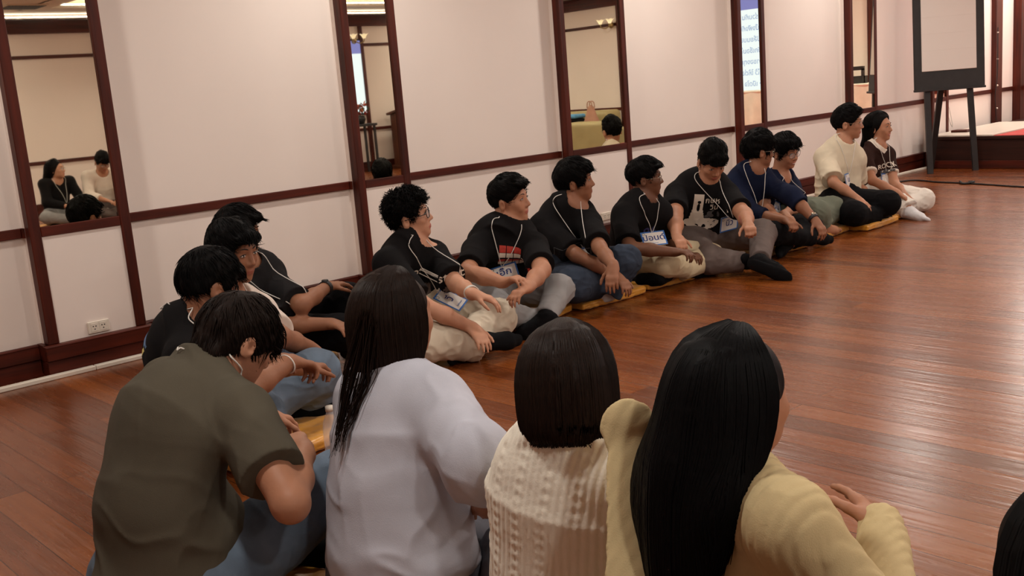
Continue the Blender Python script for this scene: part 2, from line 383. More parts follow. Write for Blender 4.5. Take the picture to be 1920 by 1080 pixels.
JT={
'E':{'pel':[3.06,-1.3,0.15],'hipR':[2.971,-1.316,0.15],'hipL':[3.149,-1.284,0.15],'nek':[2.939,-1.47,0.571],'shR':[2.78,-1.507,0.484],'shL':[3.092,-1.453,0.468],'hed':[2.981,-1.438,0.662],'elbR':[2.8,-1.713,0.302],'wriR':[2.953,-1.877,0.18],'knuR':[2.935,-1.953,0.145],'kneR':[2.812,-1.703,0.126],'ankR':[3.042,-1.833,0.09],'toeR':[3.305,-1.845,0.05],'elbL':[3.027,-1.696,0.356],'wriL':[2.932,-1.927,0.349],'knuL':[2.989,-1.984,0.319],'kneL':[3.274,-1.685,0.138],'ankL':[3.061,-1.711,0.07],'toeL':[2.948,-1.786,0.05]},
'F':{'pel':[3.68,-1.27,0.15],'hipR':[3.593,-1.293,0.15],'hipL':[3.767,-1.247,0.15],'nek':[3.579,-1.472,0.562],'shR':[3.437,-1.378,0.427],'shL':[3.662,-1.58,0.425],'hed':[3.627,-1.46,0.659],'elbR':[3.228,-1.546,0.367],'wriR':[3.243,-1.793,0.331],'knuR':[3.254,-1.871,0.362],'kneR':[3.338,-1.627,0.148],'ankR':[3.533,-1.671,0.07],'toeR':[3.666,-1.755,0.05],'elbL':[3.504,-1.791,0.347],'wriL':[3.288,-1.91,0.307],'knuL':[3.204,-1.917,0.298],'kneL':[3.741,-1.664,0.192],'ankL':[3.527,-1.764,0.09],'toeL':[3.452,-1.692,0.045]},
'G':{'pel':[4.27,-1.25,0.15],'hipR':[4.18,-1.258,0.15],'hipL':[4.36,-1.242,0.15],'nek':[4.164,-1.35,0.597],'shR':[4.043,-1.259,0.458],'shL':[4.241,-1.44,0.454],'hed':[4.23,-1.363,0.683],'elbR':[4.048,-1.508,0.313],'wriR':[4.16,-1.695,0.189],'knuR':[4.147,-1.769,0.15],'kneR':[3.926,-1.591,0.171],'ankR':[4.455,-1.406,0.07],'toeR':[4.581,-1.424,0.05],'elbL':[4.092,-1.648,0.356],'wriL':[3.967,-1.853,0.286],'knuL':[3.914,-1.884,0.227],'kneL':[4.29,-1.645,0.244],'ankL':[4.207,-1.553,0.08],'toeL':[4.11,-1.468,0.06]},
'H':{'pel':[4.86,-1.25,0.15],'hipR':[4.775,-1.257,0.15],'hipL':[4.945,-1.243,0.15],'nek':[4.74,-1.427,0.542],'shR':[4.597,-1.396,0.445],'shL':[4.878,-1.44,0.433],'hed':[4.777,-1.425,0.64],'elbR':[4.455,-1.547,0.287],'wriR':[4.612,-1.755,0.249],'knuR':[4.617,-1.836,0.256],'kneR':[4.67,-1.642,0.171],'ankR':[4.983,-1.594,0.07],'toeR':[5.114,-1.596,0.04],'elbL':[5.028,-1.337,0.245],'wriL':[4.967,-1.551,0.16],'knuL':[4.967,-1.631,0.165],'kneL':[5.184,-1.577,0.111],'ankL':[4.659,-1.597,0.08],'toeL':[4.682,-1.441,0.05]},
'I':{'pel':[5.46,-1.25,0.15],'hipR':[5.367,-1.266,0.15],'hipL':[5.553,-1.234,0.15],'nek':[5.356,-1.435,0.596],'shR':[5.233,-1.298,0.489],'shL':[5.477,-1.507,0.462],'hed':[5.353,-1.487,0.681],'elbR':[5.008,-1.451,0.391],'wriR':[4.819,-1.608,0.299],'knuR':[4.773,-1.678,0.268],'kneR':[5.11,-1.623,0.11],'ankR':[5.255,-1.795,0.08],'toeR':[5.33,-1.841,0.05],'elbL':[5.335,-1.737,0.362],'wriL':[5.13,-1.899,0.342],'knuL':[5.07,-1.961,0.319],'kneL':[5.636,-1.664,0.198],'ankL':[5.195,-1.932,0.1],'toeL':[5.244,-2.036,0.05]},
'J':{'pel':[6.02,-1.28,0.15],'hipR':[5.933,-1.303,0.15],'hipL':[6.107,-1.257,0.15],'nek':[5.927,-1.403,0.594],'shR':[5.831,-1.304,0.47],'shL':[6.045,-1.443,0.457],'hed':[5.975,-1.425,0.683],'elbR':[5.77,-1.505,0.292],'wriR':[5.78,-1.753,0.264],'knuR':[5.742,-1.827,0.248],'kneR':[5.748,-1.679,0.178],'ankR':[6.194,-1.695,0.08],'toeR':[6.337,-1.758,0.05],'elbL':[5.947,-1.693,0.398],'wriL':[5.895,-1.89,0.253],'knuL':[5.881,-1.95,0.195],'kneL':[6.22,-1.661,0.152],'ankL':[5.971,-1.648,0.08],'toeL':[5.862,-1.699,0.05]},
'K':{'pel':[6.6,-1.08,0.15],'hipR':[6.511,-1.096,0.15],'hipL':[6.689,-1.064,0.15],'nek':[6.379,-1.331,0.48],'shR':[6.211,-1.328,0.401],'shL':[6.532,-1.32,0.376],'hed':[6.391,-1.364,0.638],'elbR':[5.978,-1.452,0.326],'wriR':[5.816,-1.639,0.286],'knuR':[5.876,-1.689,0.266],'kneR':[6.542,-1.512,0.194],'ankR':[6.621,-1.527,0.09],'toeR':[6.852,-1.545,0.08],'elbL':[6.35,-1.503,0.281],'wriL':[6.103,-1.528,0.249],'knuL':[6.064,-1.596,0.229],'kneL':[6.904,-1.43,0.172],'ankL':[6.577,-1.467,0.09],'toeL':[6.462,-1.54,0.05]},
'L':{'pel':[7.28,-1.27,0.15],'hipR':[7.191,-1.286,0.15],'hipL':[7.369,-1.254,0.15],'nek':[7.328,-1.283,0.643],'shR':[7.212,-1.197,0.527],'shL':[7.426,-1.339,0.496],'hed':[7.38,-1.301,0.757],'elbR':[7.069,-1.352,0.351],'wriR':[7.038,-1.569,0.23],'knuR':[7.007,-1.64,0.196],'kneR':[6.911,-1.598,0.145],'ankR':[7.227,-1.599,0.08],'toeR':[7.364,-1.658,0.05],'elbL':[7.574,-1.264,0.276],'wriL':[7.443,-1.45,0.174],'knuL':[7.404,-1.518,0.154],'kneL':[7.295,-1.667,0.174],'ankL':[7.338,-1.461,0.08],'toeL':[7.372,-1.404,0.05]},
'M':{'pel':[7.96,-1.25,0.15],'hipR':[7.88,-1.271,0.15],'hipL':[8.04,-1.229,0.15],'nek':[7.88,-1.275,0.574],'shR':[7.74,-1.251,0.481],'shL':[8.012,-1.302,0.47],'hed':[7.914,-1.281,0.683],'elbR':[7.611,-1.377,0.303],'wriR':[7.606,-1.587,0.21],'knuR':[7.634,-1.659,0.154],'kneR':[7.667,-1.591,0.106],'ankR':[7.638,-1.67,0.07],'toeR':[7.612,-1.84,0.05],'elbL':[7.925,-1.4,0.253],'wriL':[7.79,-1.561,0.161],'knuL':[7.795,-1.624,0.115],'kneL':[8.005,-1.611,0.108],'ankL':[7.8,-1.524,0.06],'toeL':[7.699,-1.532,0.05]},
'D':{'pel':[2.47,-0.88,0.15],'hipR':[2.418,-0.954,0.15],'hipL':[2.522,-0.806,0.15],'nek':[2.284,-1.071,0.537],'shR':[2.127,-1.13,0.46],'shL':[2.414,-1.07,0.405],'hed':[2.282,-1.029,0.672],'elbR':[2.295,-1.27,0.265],'wriR':[2.479,-1.438,0.252],'knuR':[2.489,-1.522,0.247],'kneR':[2.57,-1.344,0.182],'ankR':[2.674,-1.307,0.08],'toeR':[2.813,-1.309,0.05],'elbL':[2.394,-1.338,0.347],'wriL':[2.613,-1.223,0.383],'knuL':[2.698,-1.215,0.382],'kneL':[2.791,-1.103,0.275],'ankL':[2.803,-1.192,0.09],'toeL':[2.859,-1.282,0.05]},
'C':{'pel':[1.86,-1.52,0.15],'hipR':[1.844,-1.609,0.15],'hipL':[1.876,-1.431,0.15],'nek':[1.817,-1.765,0.549],'shR':[1.665,-1.719,0.446],'shL':[1.964,-1.734,0.44],'hed':[1.856,-1.785,0.697],'elbR':[1.627,-1.974,0.352],'wriR':[1.864,-2.008,0.278],'knuR':[1.931,-1.969,0.258],'kneR':[2.074,-1.862,0.17],'ankR':[2.15,-1.49,0.09],'toeR':[2.234,-1.376,0.05],'elbL':[1.897,-1.996,0.391],'wriL':[2.091,-1.874,0.289],'knuL':[2.156,-1.842,0.245],'kneL':[2.178,-1.271,0.17],'ankL':[2.22,-1.665,0.08],'toeL':[2.293,-1.801,0.05]},
'B':{'pel':[1.62,-2.06,0.15],'hipR':[1.636,-2.149,0.15],'hipL':[1.604,-1.971,0.15],'nek':[1.459,-2.177,0.576],'shR':[1.385,-2.304,0.463],'shL':[1.623,-2.143,0.498],'hed':[1.538,-2.2,0.659],'elbR':[1.41,-2.565,0.38],'wriR':[1.646,-2.499,0.427],'knuR':[1.725,-2.482,0.398],'kneR':[1.884,-1.811,0.123],'ankR':[1.986,-1.916,0.08],'toeR':[2.133,-1.995,0.05],'elbL':[1.609,-2.407,0.42],'wriL':[1.813,-2.291,0.333],'knuL':[1.894,-2.267,0.32],'kneL':[2.014,-2.027,0.222],'ankL':[2.06,-1.877,0.08],'toeL':[2.147,-1.775,0.05]},
'A':{'pel':[0.899,-3.144,0.16],'hipR':[0.937,-3.225,0.16],'hipL':[0.861,-3.062,0.16],'nek':[1.067,-3.095,0.632],'shR':[1.07,-3.26,0.548],'shL':[1.051,-2.923,0.565],'hed':[1.158,-3.097,0.669],'elbR':[1.035,-3.506,0.4],'wriR':[1.189,-3.311,0.429],'knuR':[1.208,-3.23,0.448],'kneR':[1.34,-3.203,0.275],'ankR':[1.119,-2.953,0.09],'toeR':[1.098,-2.842,0.05],'elbL':[1.247,-2.827,0.399],'wriL':[1.44,-2.68,0.336],'knuL':[1.514,-2.658,0.299],'kneL':[1.017,-2.758,0.17],'ankL':[1.277,-3.056,0.08],'toeL':[1.415,-3.126,0.05]},
'N':{'pel':[1.269,-3.562,0.16],'hipR':[1.286,-3.644,0.16],'hipL':[1.252,-3.48,0.16],'nek':[1.36,-3.477,0.607],'shR':[1.368,-3.617,0.548],'shL':[1.368,-3.352,0.522],'hed':[1.399,-3.462,0.719],'elbR':[1.288,-3.854,0.494],'wriR':[1.399,-3.737,0.326],'knuR':[1.444,-3.68,0.307],'kneR':[1.627,-3.457,0.121],'ankR':[1.507,-3.429,0.09],'toeR':[1.443,-3.389,0.05],'elbL':[1.47,-3.293,0.299],'wriL':[1.675,-3.363,0.253],'knuL':[1.739,-3.397,0.234],'kneL':[1.457,-3.237,0.17],'ankL':[1.631,-3.567,0.08],'toeL':[1.749,-3.666,0.05],'tress':[[[1.281,-3.517,0.773],[1.262,-3.506,0.702],[1.238,-3.497,0.631],[1.214,-3.491,0.567],[1.191,-3.487,0.509],[1.165,-3.485,0.453]],[[1.287,-3.526,0.748],[1.271,-3.518,0.676],[1.259,-3.515,0.615],[1.238,-3.509,0.557],[1.221,-3.506,0.504],[1.211,-3.505,0.462]],[[1.275,-3.514,0.774],[1.252,-3.5,0.703],[1.226,-3.489,0.633],[1.204,-3.487,0.562],[1.189,-3.483,0.515],[1.182,-3.482,0.478]]]},
'O':{'pel':[1.312,-4.046,0.16],'hipR':[1.334,-4.126,0.16],'hipL':[1.29,-3.965,0.16],'nek':[1.303,-4.11,0.614],'shR':[1.328,-4.192,0.523],'shL':[1.289,-4.033,0.518],'hed':[1.333,-4.084,0.675],'elbR':[1.458,-4.084,0.33],'wriR':[1.571,-3.966,0.165],'knuR':[1.613,-3.907,0.147],'kneR':[1.627,-4.25,0.17],'ankR':[1.543,-3.901,0.09],'toeR':[1.571,-3.762,0.05],'elbL':[1.387,-3.968,0.295],'wriL':[1.596,-4.028,0.248],'knuL':[1.662,-4.058,0.23],'kneL':[1.482,-3.711,0.17],'ankL':[1.674,-4.031,0.08],'toeL':[1.797,-4.124,0.05]},
'Q':{'pel':[1.29,-4.435,0.16],'hipR':[1.345,-4.501,0.16],'hipL':[1.236,-4.37,0.16],'nek':[1.298,-4.464,0.641],'shR':[1.242,-4.619,0.579],'shL':[1.278,-4.326,0.535],'hed':[1.322,-4.476,0.713],'elbR':[1.363,-4.712,0.366],'wriR':[1.557,-4.602,0.448],'knuR':[1.609,-4.543,0.462],'kneR':[1.67,-4.489,0.17],'ankR':[1.443,-4.203,0.09],'toeR':[1.41,-4.065,0.05],'elbL':[1.428,-4.121,0.471],'wriL':[1.625,-3.99,0.487],'knuL':[1.687,-3.939,0.494],'kneL':[1.304,-4.052,0.17],'ankL':[1.618,-4.264,0.08],'toeL':[1.769,-4.297,0.05],'fpA':[1.244,-4.312,0.673],'fpB':[1.127,-4.402,0.439]},
'S':{'pel':[4.45,-7.85,0.15],'nek':[4.464,-7.771,0.582],'hed':[4.469,-7.742,0.695],'shR':[4.626,-7.8,0.552],'elbR':[4.69,-7.709,0.336],'wriR':[4.6,-7.512,0.276],'knuR':[4.561,-7.445,0.256],'hipR':[4.533,-7.865,0.15],'kneR':[4.781,-7.651,0.17],'ankR':[4.417,-7.577,0.08],'toeR':[4.302,-7.536,0.05],'shL':[4.302,-7.743,0.552],'elbL':[4.273,-7.636,0.336],'wriL':[4.424,-7.481,0.276],'knuL':[4.484,-7.431,0.256],'hipL':[4.367,-7.835,0.15],'kneL':[4.207,-7.549,0.17],'ankL':[4.591,-7.512,0.08],'toeL':[4.712,-7.513,0.05]},
'T':{'pel':[5.02,-7.85,0.15],'nek':[5.01,-7.73,0.61],'hed':[5.003,-7.661,0.73],'shR':[5.184,-7.715,0.58],'elbR':[5.225,-7.611,0.35],'wriR':[5.079,-7.433,0.29],'knuR':[5.024,-7.378,0.27],'hipR':[5.11,-7.842,0.15],'kneR':[5.305,-7.554,0.17],'ankR':[4.916,-7.578,0.08],'toeR':[4.795,-7.569,0.05],'shL':[4.835,-7.746,0.58],'elbL':[4.777,-7.65,0.35],'wriL':[4.89,-7.45,0.29],'knuL':[4.934,-7.386,0.27],'hipL':[4.93,-7.858,0.15],'kneL':[4.688,-7.608,0.17],'ankL':[5.067,-7.464,0.08],'toeL':[5.184,-7.434,0.05]},
'U':{'pel':[1.0,-5.18,0.15],'nek':[1.04,-5.111,0.578],'hed':[1.055,-5.085,0.689],'shR':[1.181,-5.192,0.548],'elbR':[1.271,-5.129,0.334],'wriR':[1.255,-4.915,0.274],'knuR':[1.241,-4.838,0.254],'hipR':[1.072,-5.222,0.15],'kneR':[1.375,-5.107,0.17],'ankR':[1.061,-4.914,0.08],'toeR':[0.967,-4.837,0.05],'shL':[0.899,-5.029,0.548],'elbL':[0.909,-4.919,0.334],'wriL':[1.102,-4.827,0.274],'knuL':[1.175,-4.8,0.254],'hipL':[0.927,-5.138,0.15],'kneL':[0.876,-4.818,0.17],'ankL':[1.246,-4.914,0.08],'toeL':[1.36,-4.956,0.05]},
}
BD={
'E':[[3.086,-1.567,0.259],[0.873,0.329,0.36],[-0.474,0.75,0.462],0.105,0.148],
'F':[[3.513,-1.498,0.306],[0.74,-0.637,0.216],[0.37,0.653,0.66],0.148,0.105],
'H':[[4.725,-1.51,0.298],[0.827,-0.561,0.016],[0.388,0.592,0.707],0.148,0.105],
'I':[[5.453,-1.537,0.284],[0.968,-0.236,0.08],[-0.14,-0.249,0.958],0.148,0.105],
'K':[[6.329,-1.31,0.265],[0.923,-0.064,-0.381],[0.377,0.359,0.854],0.148,0.105],
'L':[[7.27,-1.373,0.349],[0.996,0.088,0.028],[-0.041,0.151,0.988],0.148,0.105],
'M':[[7.912,-1.345,0.272],[0.992,-0.104,-0.071],[0.08,0.08,0.994],0.148,0.105],
'D':[[2.494,-1.144,0.187],[0.74,0.454,-0.496],[0.392,0.309,0.867],0.148,0.105],
'G':[[4.215,-1.438,0.274],[0.925,0.364,-0.111],[-0.074,0.458,0.886],0.148,0.105],
}
# ------------------------------------------------------------------ people
def frame(yaw, pitch=0, roll=0):
    y, p, q = [math.radians(a) for a in (yaw, pitch, roll)]
    f = np.array([math.cos(p) * math.cos(y), math.cos(p) * math.sin(y), math.sin(p)])
    r = np.array([math.sin(y), -math.cos(y), 0]); u = np.cross(r, f)
    return np.array([math.cos(q) * r - math.sin(q) * u, f, math.cos(q) * u + math.sin(q) * r])
SK = {k: mat('skin_' + k, S(*c), .55, bump=(120, .06), var=(14, .06), spec=.35, sss=.12) for k, c in
      dict(fair=(196, 144, 116), light=(176, 124, 96), tan=(146, 98, 72), brown=(106, 68, 48)).items()}
LIP = {k: mat('lip_' + k, S(*c), .45) for k, c in dict(fair=(186, 106, 92), light=(176, 102, 88), tan=(148, 84, 68), brown=(118, 66, 54)).items()}
M['white_eye'] = mat('eye_white', S(216, 204, 196), .25); M['iris'] = mat('dark_iris', S(26, 16, 12), .15); M['lash'] = mat('dark_lash', S(24, 16, 14), .6)
M['teeth'] = mat('teeth_white', S(228, 216, 200), .3)
HAIR = {'black': mat('black_hair', S(11, 9, 9), .6, var=(50, .3), spec=.08), 'soft': mat('soft_brown_hair', S(28, 19, 15), .58, var=(50, .3), spec=.1),
        'brown': mat('dark_brown_hair', S(30, 19, 14), .45, var=(260, .45), bump=(420, .1), spec=.1, stretch=(1, 1, .05)), 'jet': mat('jet_black_hair', S(9, 8, 9), .5, var=(260, .4), bump=(420, .1), spec=.07, stretch=(1, 1, .05))}
def cloth(name, col, rough=.9, var=.08, b=.12): return mat(name, S(*col), rough, bump=(420, b), var=(7, var), spec=.12)
CL = {k: cloth('cloth_' + k, c) for k, c in dict(blacktee=(20, 18, 19), charcoal=(32, 30, 31), navy=(22, 28, 50), olive=(84, 78, 66), cream=(214, 200, 176), white=(222, 208, 196),
      greyblue=(190, 191, 202), knit=(250, 242, 226), beige=(206, 186, 142), brown=(48, 30, 26), blackpant=(14, 13, 15), ivory=(216, 203, 182), khaki=(205, 190, 158), taupe=(104, 92, 88),
      sage=(110, 114, 100), whitep=(222, 214, 204), sock=(16, 16, 18), whitesock=(214, 212, 214), trim=(226, 214, 200), inner=(20, 17, 18)).items()}
CL['jeans'] = mat('denim_light', S(100, 114, 130), .9, bump=(600, .2), var=(9, .22), spec=.15); CL['darkjeans'] = mat('denim_dark', S(52, 60, 74), .9, bump=(600, .2), var=(8, .25), spec=.15)
CL['greyjeans'] = mat('denim_grey', S(150, 148, 148), .9, bump=(600, .15), var=(8, .14), spec=.15); CL['slate'] = mat('denim_slate', S(92, 94, 102), .9, bump=(600, .2), var=(9, .2), spec=.15)
M['gold'] = mat('pale_metal', S(200, 190, 170), .25, metal=1); M['rim'] = mat('dark_frame', S(24, 20, 20), .3); M['strap'] = mat('watch_strap', S(22, 20, 24), .5)

def head_shape(sh, L, R, hs, smile=0, ears=True):
    E = lambda c, rad, k=.02: sh.u(Ell(L(*c), R, np.array(rad) * hs), k)
    E((0, -.014, .045), (.075, .096, .086)); E((0, .026, -.008), (.062, .066, .078), .03); E((0, .028, -.048), (.050, .054, .040), .03)
    E((0, .068, -.080), (.019, .016, .013), .025)
    for s in (-1, 1):
        E((s * .038, .060, -.006), (.022, .020, .018), .02)
        if smile: E((s * .034, .070, -.028), (.016, .014, .013), .015)
    sh.u(Cone(L(-.030, .077, .042), L(.030, .077, .042), .011 * hs, .011 * hs), .018)
    for s in (-1, 1): sh.s(Ell(L(s * .031, .099, .020), R, np.array([.016, .013, .011]) * hs), .014)
    for s in (-1, 1): E((s * .031, .0765, .020), (.0155, .0115, .0095), .004)
    sh.u(Cone(L(0, .086, .028), L(0, .104, -.012), .0065 * hs, .0105 * hs), .012)
    for s in (-1, 1): E((s * .012, .093, -.017), (.0085, .010, .008), .008)
    E((0, .086, -.043), (.021, .0105, .0058), .004); E((0, .0845, -.0535), (.0175, .0105, .0068), .004)
    if ears:
        for s in (-1, 1):
            c_, s_ = math.cos(.35), math.sin(.35); R2 = np.array([c_ * R[0] - s * s_ * R[1], c_ * R[1] + s * s_ * R[0], R[2]])
            sh.u(Ell(L(s * .0785, -.010, .002), R2, np.array([.0085, .020, .031]) * hs), .006)
            sh.s(Ell(L(s * .0875, -.004, .004), R2, np.array([.0065, .010, .016]) * hs), .004)
def hand(sh, wri, knu, side, curl=.45, n=None, k=1.0, thumb=.5, spread=.5):
    d = nrm(np.array(knu) - wri); n = np.array([0, 0, -1.]) if n is None else np.array(n, float); n = nrm(n - d * (d @ n)); lat = np.cross(n, d) * (-1 if side == 'R' else 1)
    wri = np.array(wri, float); q = lambda a, b, c: wri + (d * a + lat * b + n * c) * k
    sh.u(Cone(q(-.02, 0, 0), q(.03, 0, 0), .026 * k, .029 * k, flat=(n, 1.3)), .02)
    for o in (.019, -.019): sh.u(Cone(q(.025, o * .8, 0), q(.082, o, 0), .021 * k, .0185 * k, flat=(n, 1.4)), .018)
    for o, f in ((.029, .92), (.0098, 1.0), (-.0098, .95), (-.0285, .76)):
        p = q(.083 - abs(o) * .2, o, 0); a = 0; dl = nrm(d + lat * o * 5 * spread)
        for j, (ln, r) in enumerate(((.044, .0094), (.028, .0086), (.021, .0078))):
            a += curl * (.55, .85, .6)[j] * (1.0 + o * 3); dr = dl * math.cos(a) + n * math.sin(a); p2 = p + dr * ln * f * k
            sh.u(Cone(p, p2, r * k, (r - .0009) * k), .012 if j == 0 else .004); p = p2
    p = q(.022, .022, .004); a = 0
    for j, (ln, r) in enumerate(((.044, .0125), (.032, .0105), (.024, .009))):
        dr = nrm(lat * (.75 - .28 * j) + d * (.62 + .2 * j) + n * (.30 + thumb * .22 * j)); p2 = p + dr * ln * k
        sh.u(Cone(p, p2, r * k, (r - .001) * k), .016 if j == 0 else .005); p = p2
def foot(sh, ank, toe, kne, g=1.0):
    d = nrm(np.array(toe) - ank); sd = nrm(np.array(kne) - ank); n = nrm(sd - d * (d @ sd)); ank = np.array(ank, float)
    heel = ank - n * .035 - d * .03; ball = ank + d * .115 - n * .042; tip = ank + d * .175 - n * .048
    sh.u(Cone(ank + sd * .10, ank - n * .01, .040 * g, .036 * g), .02); sh.u(Cone(heel, ball, .031 * g, .034 * g, flat=(n, 1.15)), .03); sh.u(Cone(ball, tip, .035 * g, .026 * g, flat=(n, 1.6)), .02)
    sh.u(Cone(ank, ball, .034 * g, .028 * g), .03)
    return d, n, tip

def hair_short(hd, L, R, hs, st, seed):
    rg = np.random.default_rng(seed); sh = Shape(); t = st.get('t', .010); top = st.get('top', .02)
    E = lambda c, rad, k=.02: sh.u(Ell(L(*c), R, np.array(rad) * hs), k)
    E((0, -.014, .046), (.075 + st.get('side', t), .096 + t, .086 + t)); E((0, .004, .075), (.070 + st.get('side', t), .088, .058 + top), .03)
    for c, rad in st.get('vol', []): E(c, rad, .02)
    F = st.get('line', (.088, .082)); Sb = st.get('burn', (.030, -.012)); Np = st.get('nape', (-.085, -.078))
    sh.i(Plane(L(0, *F), R[1] * (F[1] - Sb[1]) - R[2] * (F[0] - Sb[0])), .006)
    sh.i(Plane(L(0, *Sb), R[1] * (Sb[1] - Np[1]) - R[2] * (Sb[0] - Np[0])), .006)
    for s in (-1, 1): sh.s(Ell(L(s * .086, -.004, -.006), R, np.array([.034, .024, .036]) * hs), .008)
    for c, rad in st.get('fringe', []): E(c, rad, .012)
    a = st.get('rough', .005); fq = st.get('freq', 42)
    def disp(P):
        q = (P - L(0, 0, 0)) @ R.T; q = q * np.array([1, .45, .6]) if not st.get('curl') else q
        return a * vnoise(q + seed, fq) + a * .6 * vnoise(q + 3 + seed, fq * 2.1)
    sh.disp = disp
    V, Q = sh.mesh(.0045 * hs if hs < 1.3 else .006, 1)
    n = st.get('locks', 420) * 2; i = rg.choice(len(V), n); P = V[i]; N = sh.grad(P); ins = hd.eval(P + N * .004) > -.002; P, N = P[ins], N[ins]
    crown = L(0, -.045, .15); fl = st.get('flow', (0, .35, 0)); W = fl[0] * R[0] + fl[1] * R[1] + fl[2] * R[2]
    pts = [P - N * .004]; cur = P.copy(); ln = .68 * st.get('len', .030) * (.6 + .8 * rg.random(len(P))); jit = rg.normal(0, .35, P.shape)
    ph = rg.random(len(P)) * 6.28
    for k in range(5):
        v = (cur - crown) / hs; v /= np.linalg.norm(v, axis=1, keepdims=True) + 1e-9; v = v + W + jit * st.get('mess', .6) * .55; v -= N * (v * N).sum(1, keepdims=True) * .9; v /= np.linalg.norm(v, axis=1, keepdims=True) + 1e-9
        cur = cur + v * (ln / 5)[:, None] + N * st.get('lift', .0004)
        if st.get('curl'):
            cx = np.cross(N, v); cur = cur + (cx * np.cos(ph + k * 1.9)[:, None] + N * np.sin(ph + k * 1.9)[:, None]) * .008
        pts.append(cur)
        N = sh.grad(cur)
    V2, Q2 = tubes(np.stack(pts, 1), np.array([.0022, .0024, .0021, .0016, .0010, .0003]) * st.get('lw', 1), 4, .55)
    return np.concatenate([V, V2]), np.concatenate([Q, Q2 + len(V)])
def hair_long(hd, shirt, L, R, hs, st, seed):
    rg = np.random.default_rng(seed); sh = Shape(); dn = np.array([0, 0, -1.])
    E = lambda c, rad, k=.02: sh.u(Ell(L(*c), R, np.array(rad) * hs), k)
    E((0, -.014, .046), (.083, .104, .091))
    F = st.get('line', (.090, .092)); Sb = st.get('burn', (.020, -.03))
    def path(th, ln, out=0.0, jit=0.0, m_=12):
        s_, c_ = math.sin(th), math.cos(th); k = hs * (1 + out); bk = st.get('back', 0)
        P = [L(s_ * .010, .010 - c_ * .018, .121), L(s_ * .054, -.010 - c_ * .064, .104), L(s_ * .075, -.014 - c_ * .093, .050), L(s_ * .077, -.015 - c_ * .094, -.02), L(s_ * .075, -.017 - c_ * .090, -.07)]
        c0 = L(0, -.014, .05); P = [c0 + (p - c0) * (1 + out) for p in P]
        dr = np.array(st.get('drift', (0, 0, 0)), float); o = nrm((R[0] * s_ - R[1] * c_) * [1, 1, .2])
        for f in (.25, .5, .75, 1.0):
            P.append(P[4] + (dn + dr * f + o * st.get('flare', .05) * f) * ln * f + o * jit * f)
        return smoothpath(P, m_ * 2 + 1), nrm(st.get('bd', -R[1] * [1, 1, 0]) + o * .10), (-9 if ln < st.get('nopush', 0) else .006)
    def clear(items, m_=7, near=False):                                       # lie on the cloth: slide outwards until clear, then smooth
        P = np.stack([k[0] for k in items]); bd = np.stack([k[1] for k in items])[:, None]; off = np.array([k[2] for k in items])[:, None]
        T_ = P[:, m_:]; n, k = T_.shape[:2]; sf = np.zeros((n, k))
        for _ in range(30): sf[:, 2:] += .006 * (shirt.eval((T_ + bd * sf[..., None])[:, 2:].reshape(-1, 3)).reshape(n, k - 2) < off)
        if near:
            for _ in range(3): e = np.concatenate([sf[:1], sf, sf[-1:]]); sf = np.maximum(sf * .9, (e[:-2] + e[1:-1] + e[2:]) / 3)
        for q in range(1, k): sf[:, q] = np.maximum(sf[:, q], sf[:, q - 1] * .97)
        for q in range(k - 2, -1, -1): sf[:, q] = np.maximum(sf[:, q], sf[:, q + 1] - .0055)
        sf = np.minimum(sf, np.clip(np.arange(k) - .5, 0, 99) * st.get('ramp', .013))
        for _ in range(3): e = np.concatenate([sf[:, :1], sf, sf[:, -1:]], 1); sf = (e[:, :-2] + e[:, 1:-1] + e[:, 2:]) / 3
        P[:, m_:] = T_ + bd * sf[..., None]; return P
    a0, a1 = st.get('ang', (-95, 95)); lenf = st.get('lenf', lambda a: .2)
    raw = [path(math.radians(a), min(lenf(a), st.get('mass', 9))) for a in np.linspace(a0, a1, st.get('guides', 19))]; r0 = np.stack([k[0] for k in raw]); gd = clear(raw, near=True); gs = gd - r0
    def near_shift(P):                                             # each strand takes the shift of its nearest bundle
        i = np.argmin(((P[:, None, 10:14] - r0[None, :, 10:14]) ** 2).sum((2, 3)), 1); return gs[i]
    for p in gd:
        r = st.get('gr', .018) * hs; f = np.linspace(0, 1, len(p)); sh.u(Path(p, r * np.interp(f, [0, .12, .3, .72, 1], [.35, .6, 1, 1, .38])), .034)
    sh.i(Plane(L(0, *F), R[1] * (F[1] - Sb[1]) - R[2] * (F[0] - Sb[0])), .006)
    for c, rad in st.get('vol', []): E(c, rad, .02)
    sh.disp = lambda P: .0025 * vnoise(((P - L(0, 0, 0)) @ R.T) * [1, 1, .06] + seed, 60)
    V, Q = sh.mesh(st.get('h', .005), 3); pts = []
    for k in range(st.get('locks', 420) * 2):
        a = rg.uniform(a0 - 4, a1 + 4); pts.append(path(math.radians(a), lenf(a) * rg.uniform(.9, 1.2) + rg.uniform(.0, .010), rg.uniform(.19, .30), rg.normal(0, st.get('jit', .012))))
    from mathutils.bvhtree import BVHTree
    bv = BVHTree.FromPolygons(V.tolist(), Q.tolist()); P = np.stack([k[0] for k in pts]); lift = rg.uniform(-.0006, .0018, len(P))
    sft = near_shift(P)
    P0 = P + sft; ke = 15
    for a in range(len(P)):
        dl = np.zeros(3)
        for b in range(P.shape[1]):
            q = P0[a, b]
            if b <= ke or st.get('mass') is None and b < 20:
                loc, nn, _, dist = bv.find_nearest(Vector(q))
                if loc is not None and dist < .07: dl = np.array(loc) + np.array(nn) * lift[a] - q
            P[a, b] = q + dl
    lg = [a for a in range(len(P)) if st.get('mass') and np.linalg.norm(P[a, -1] - P[a, 12]) > .09]
    if lg: P[lg] = clear([(P[a], nrm(st['bd']), .004 + lift[a] * 2) for a in lg], m_=12)
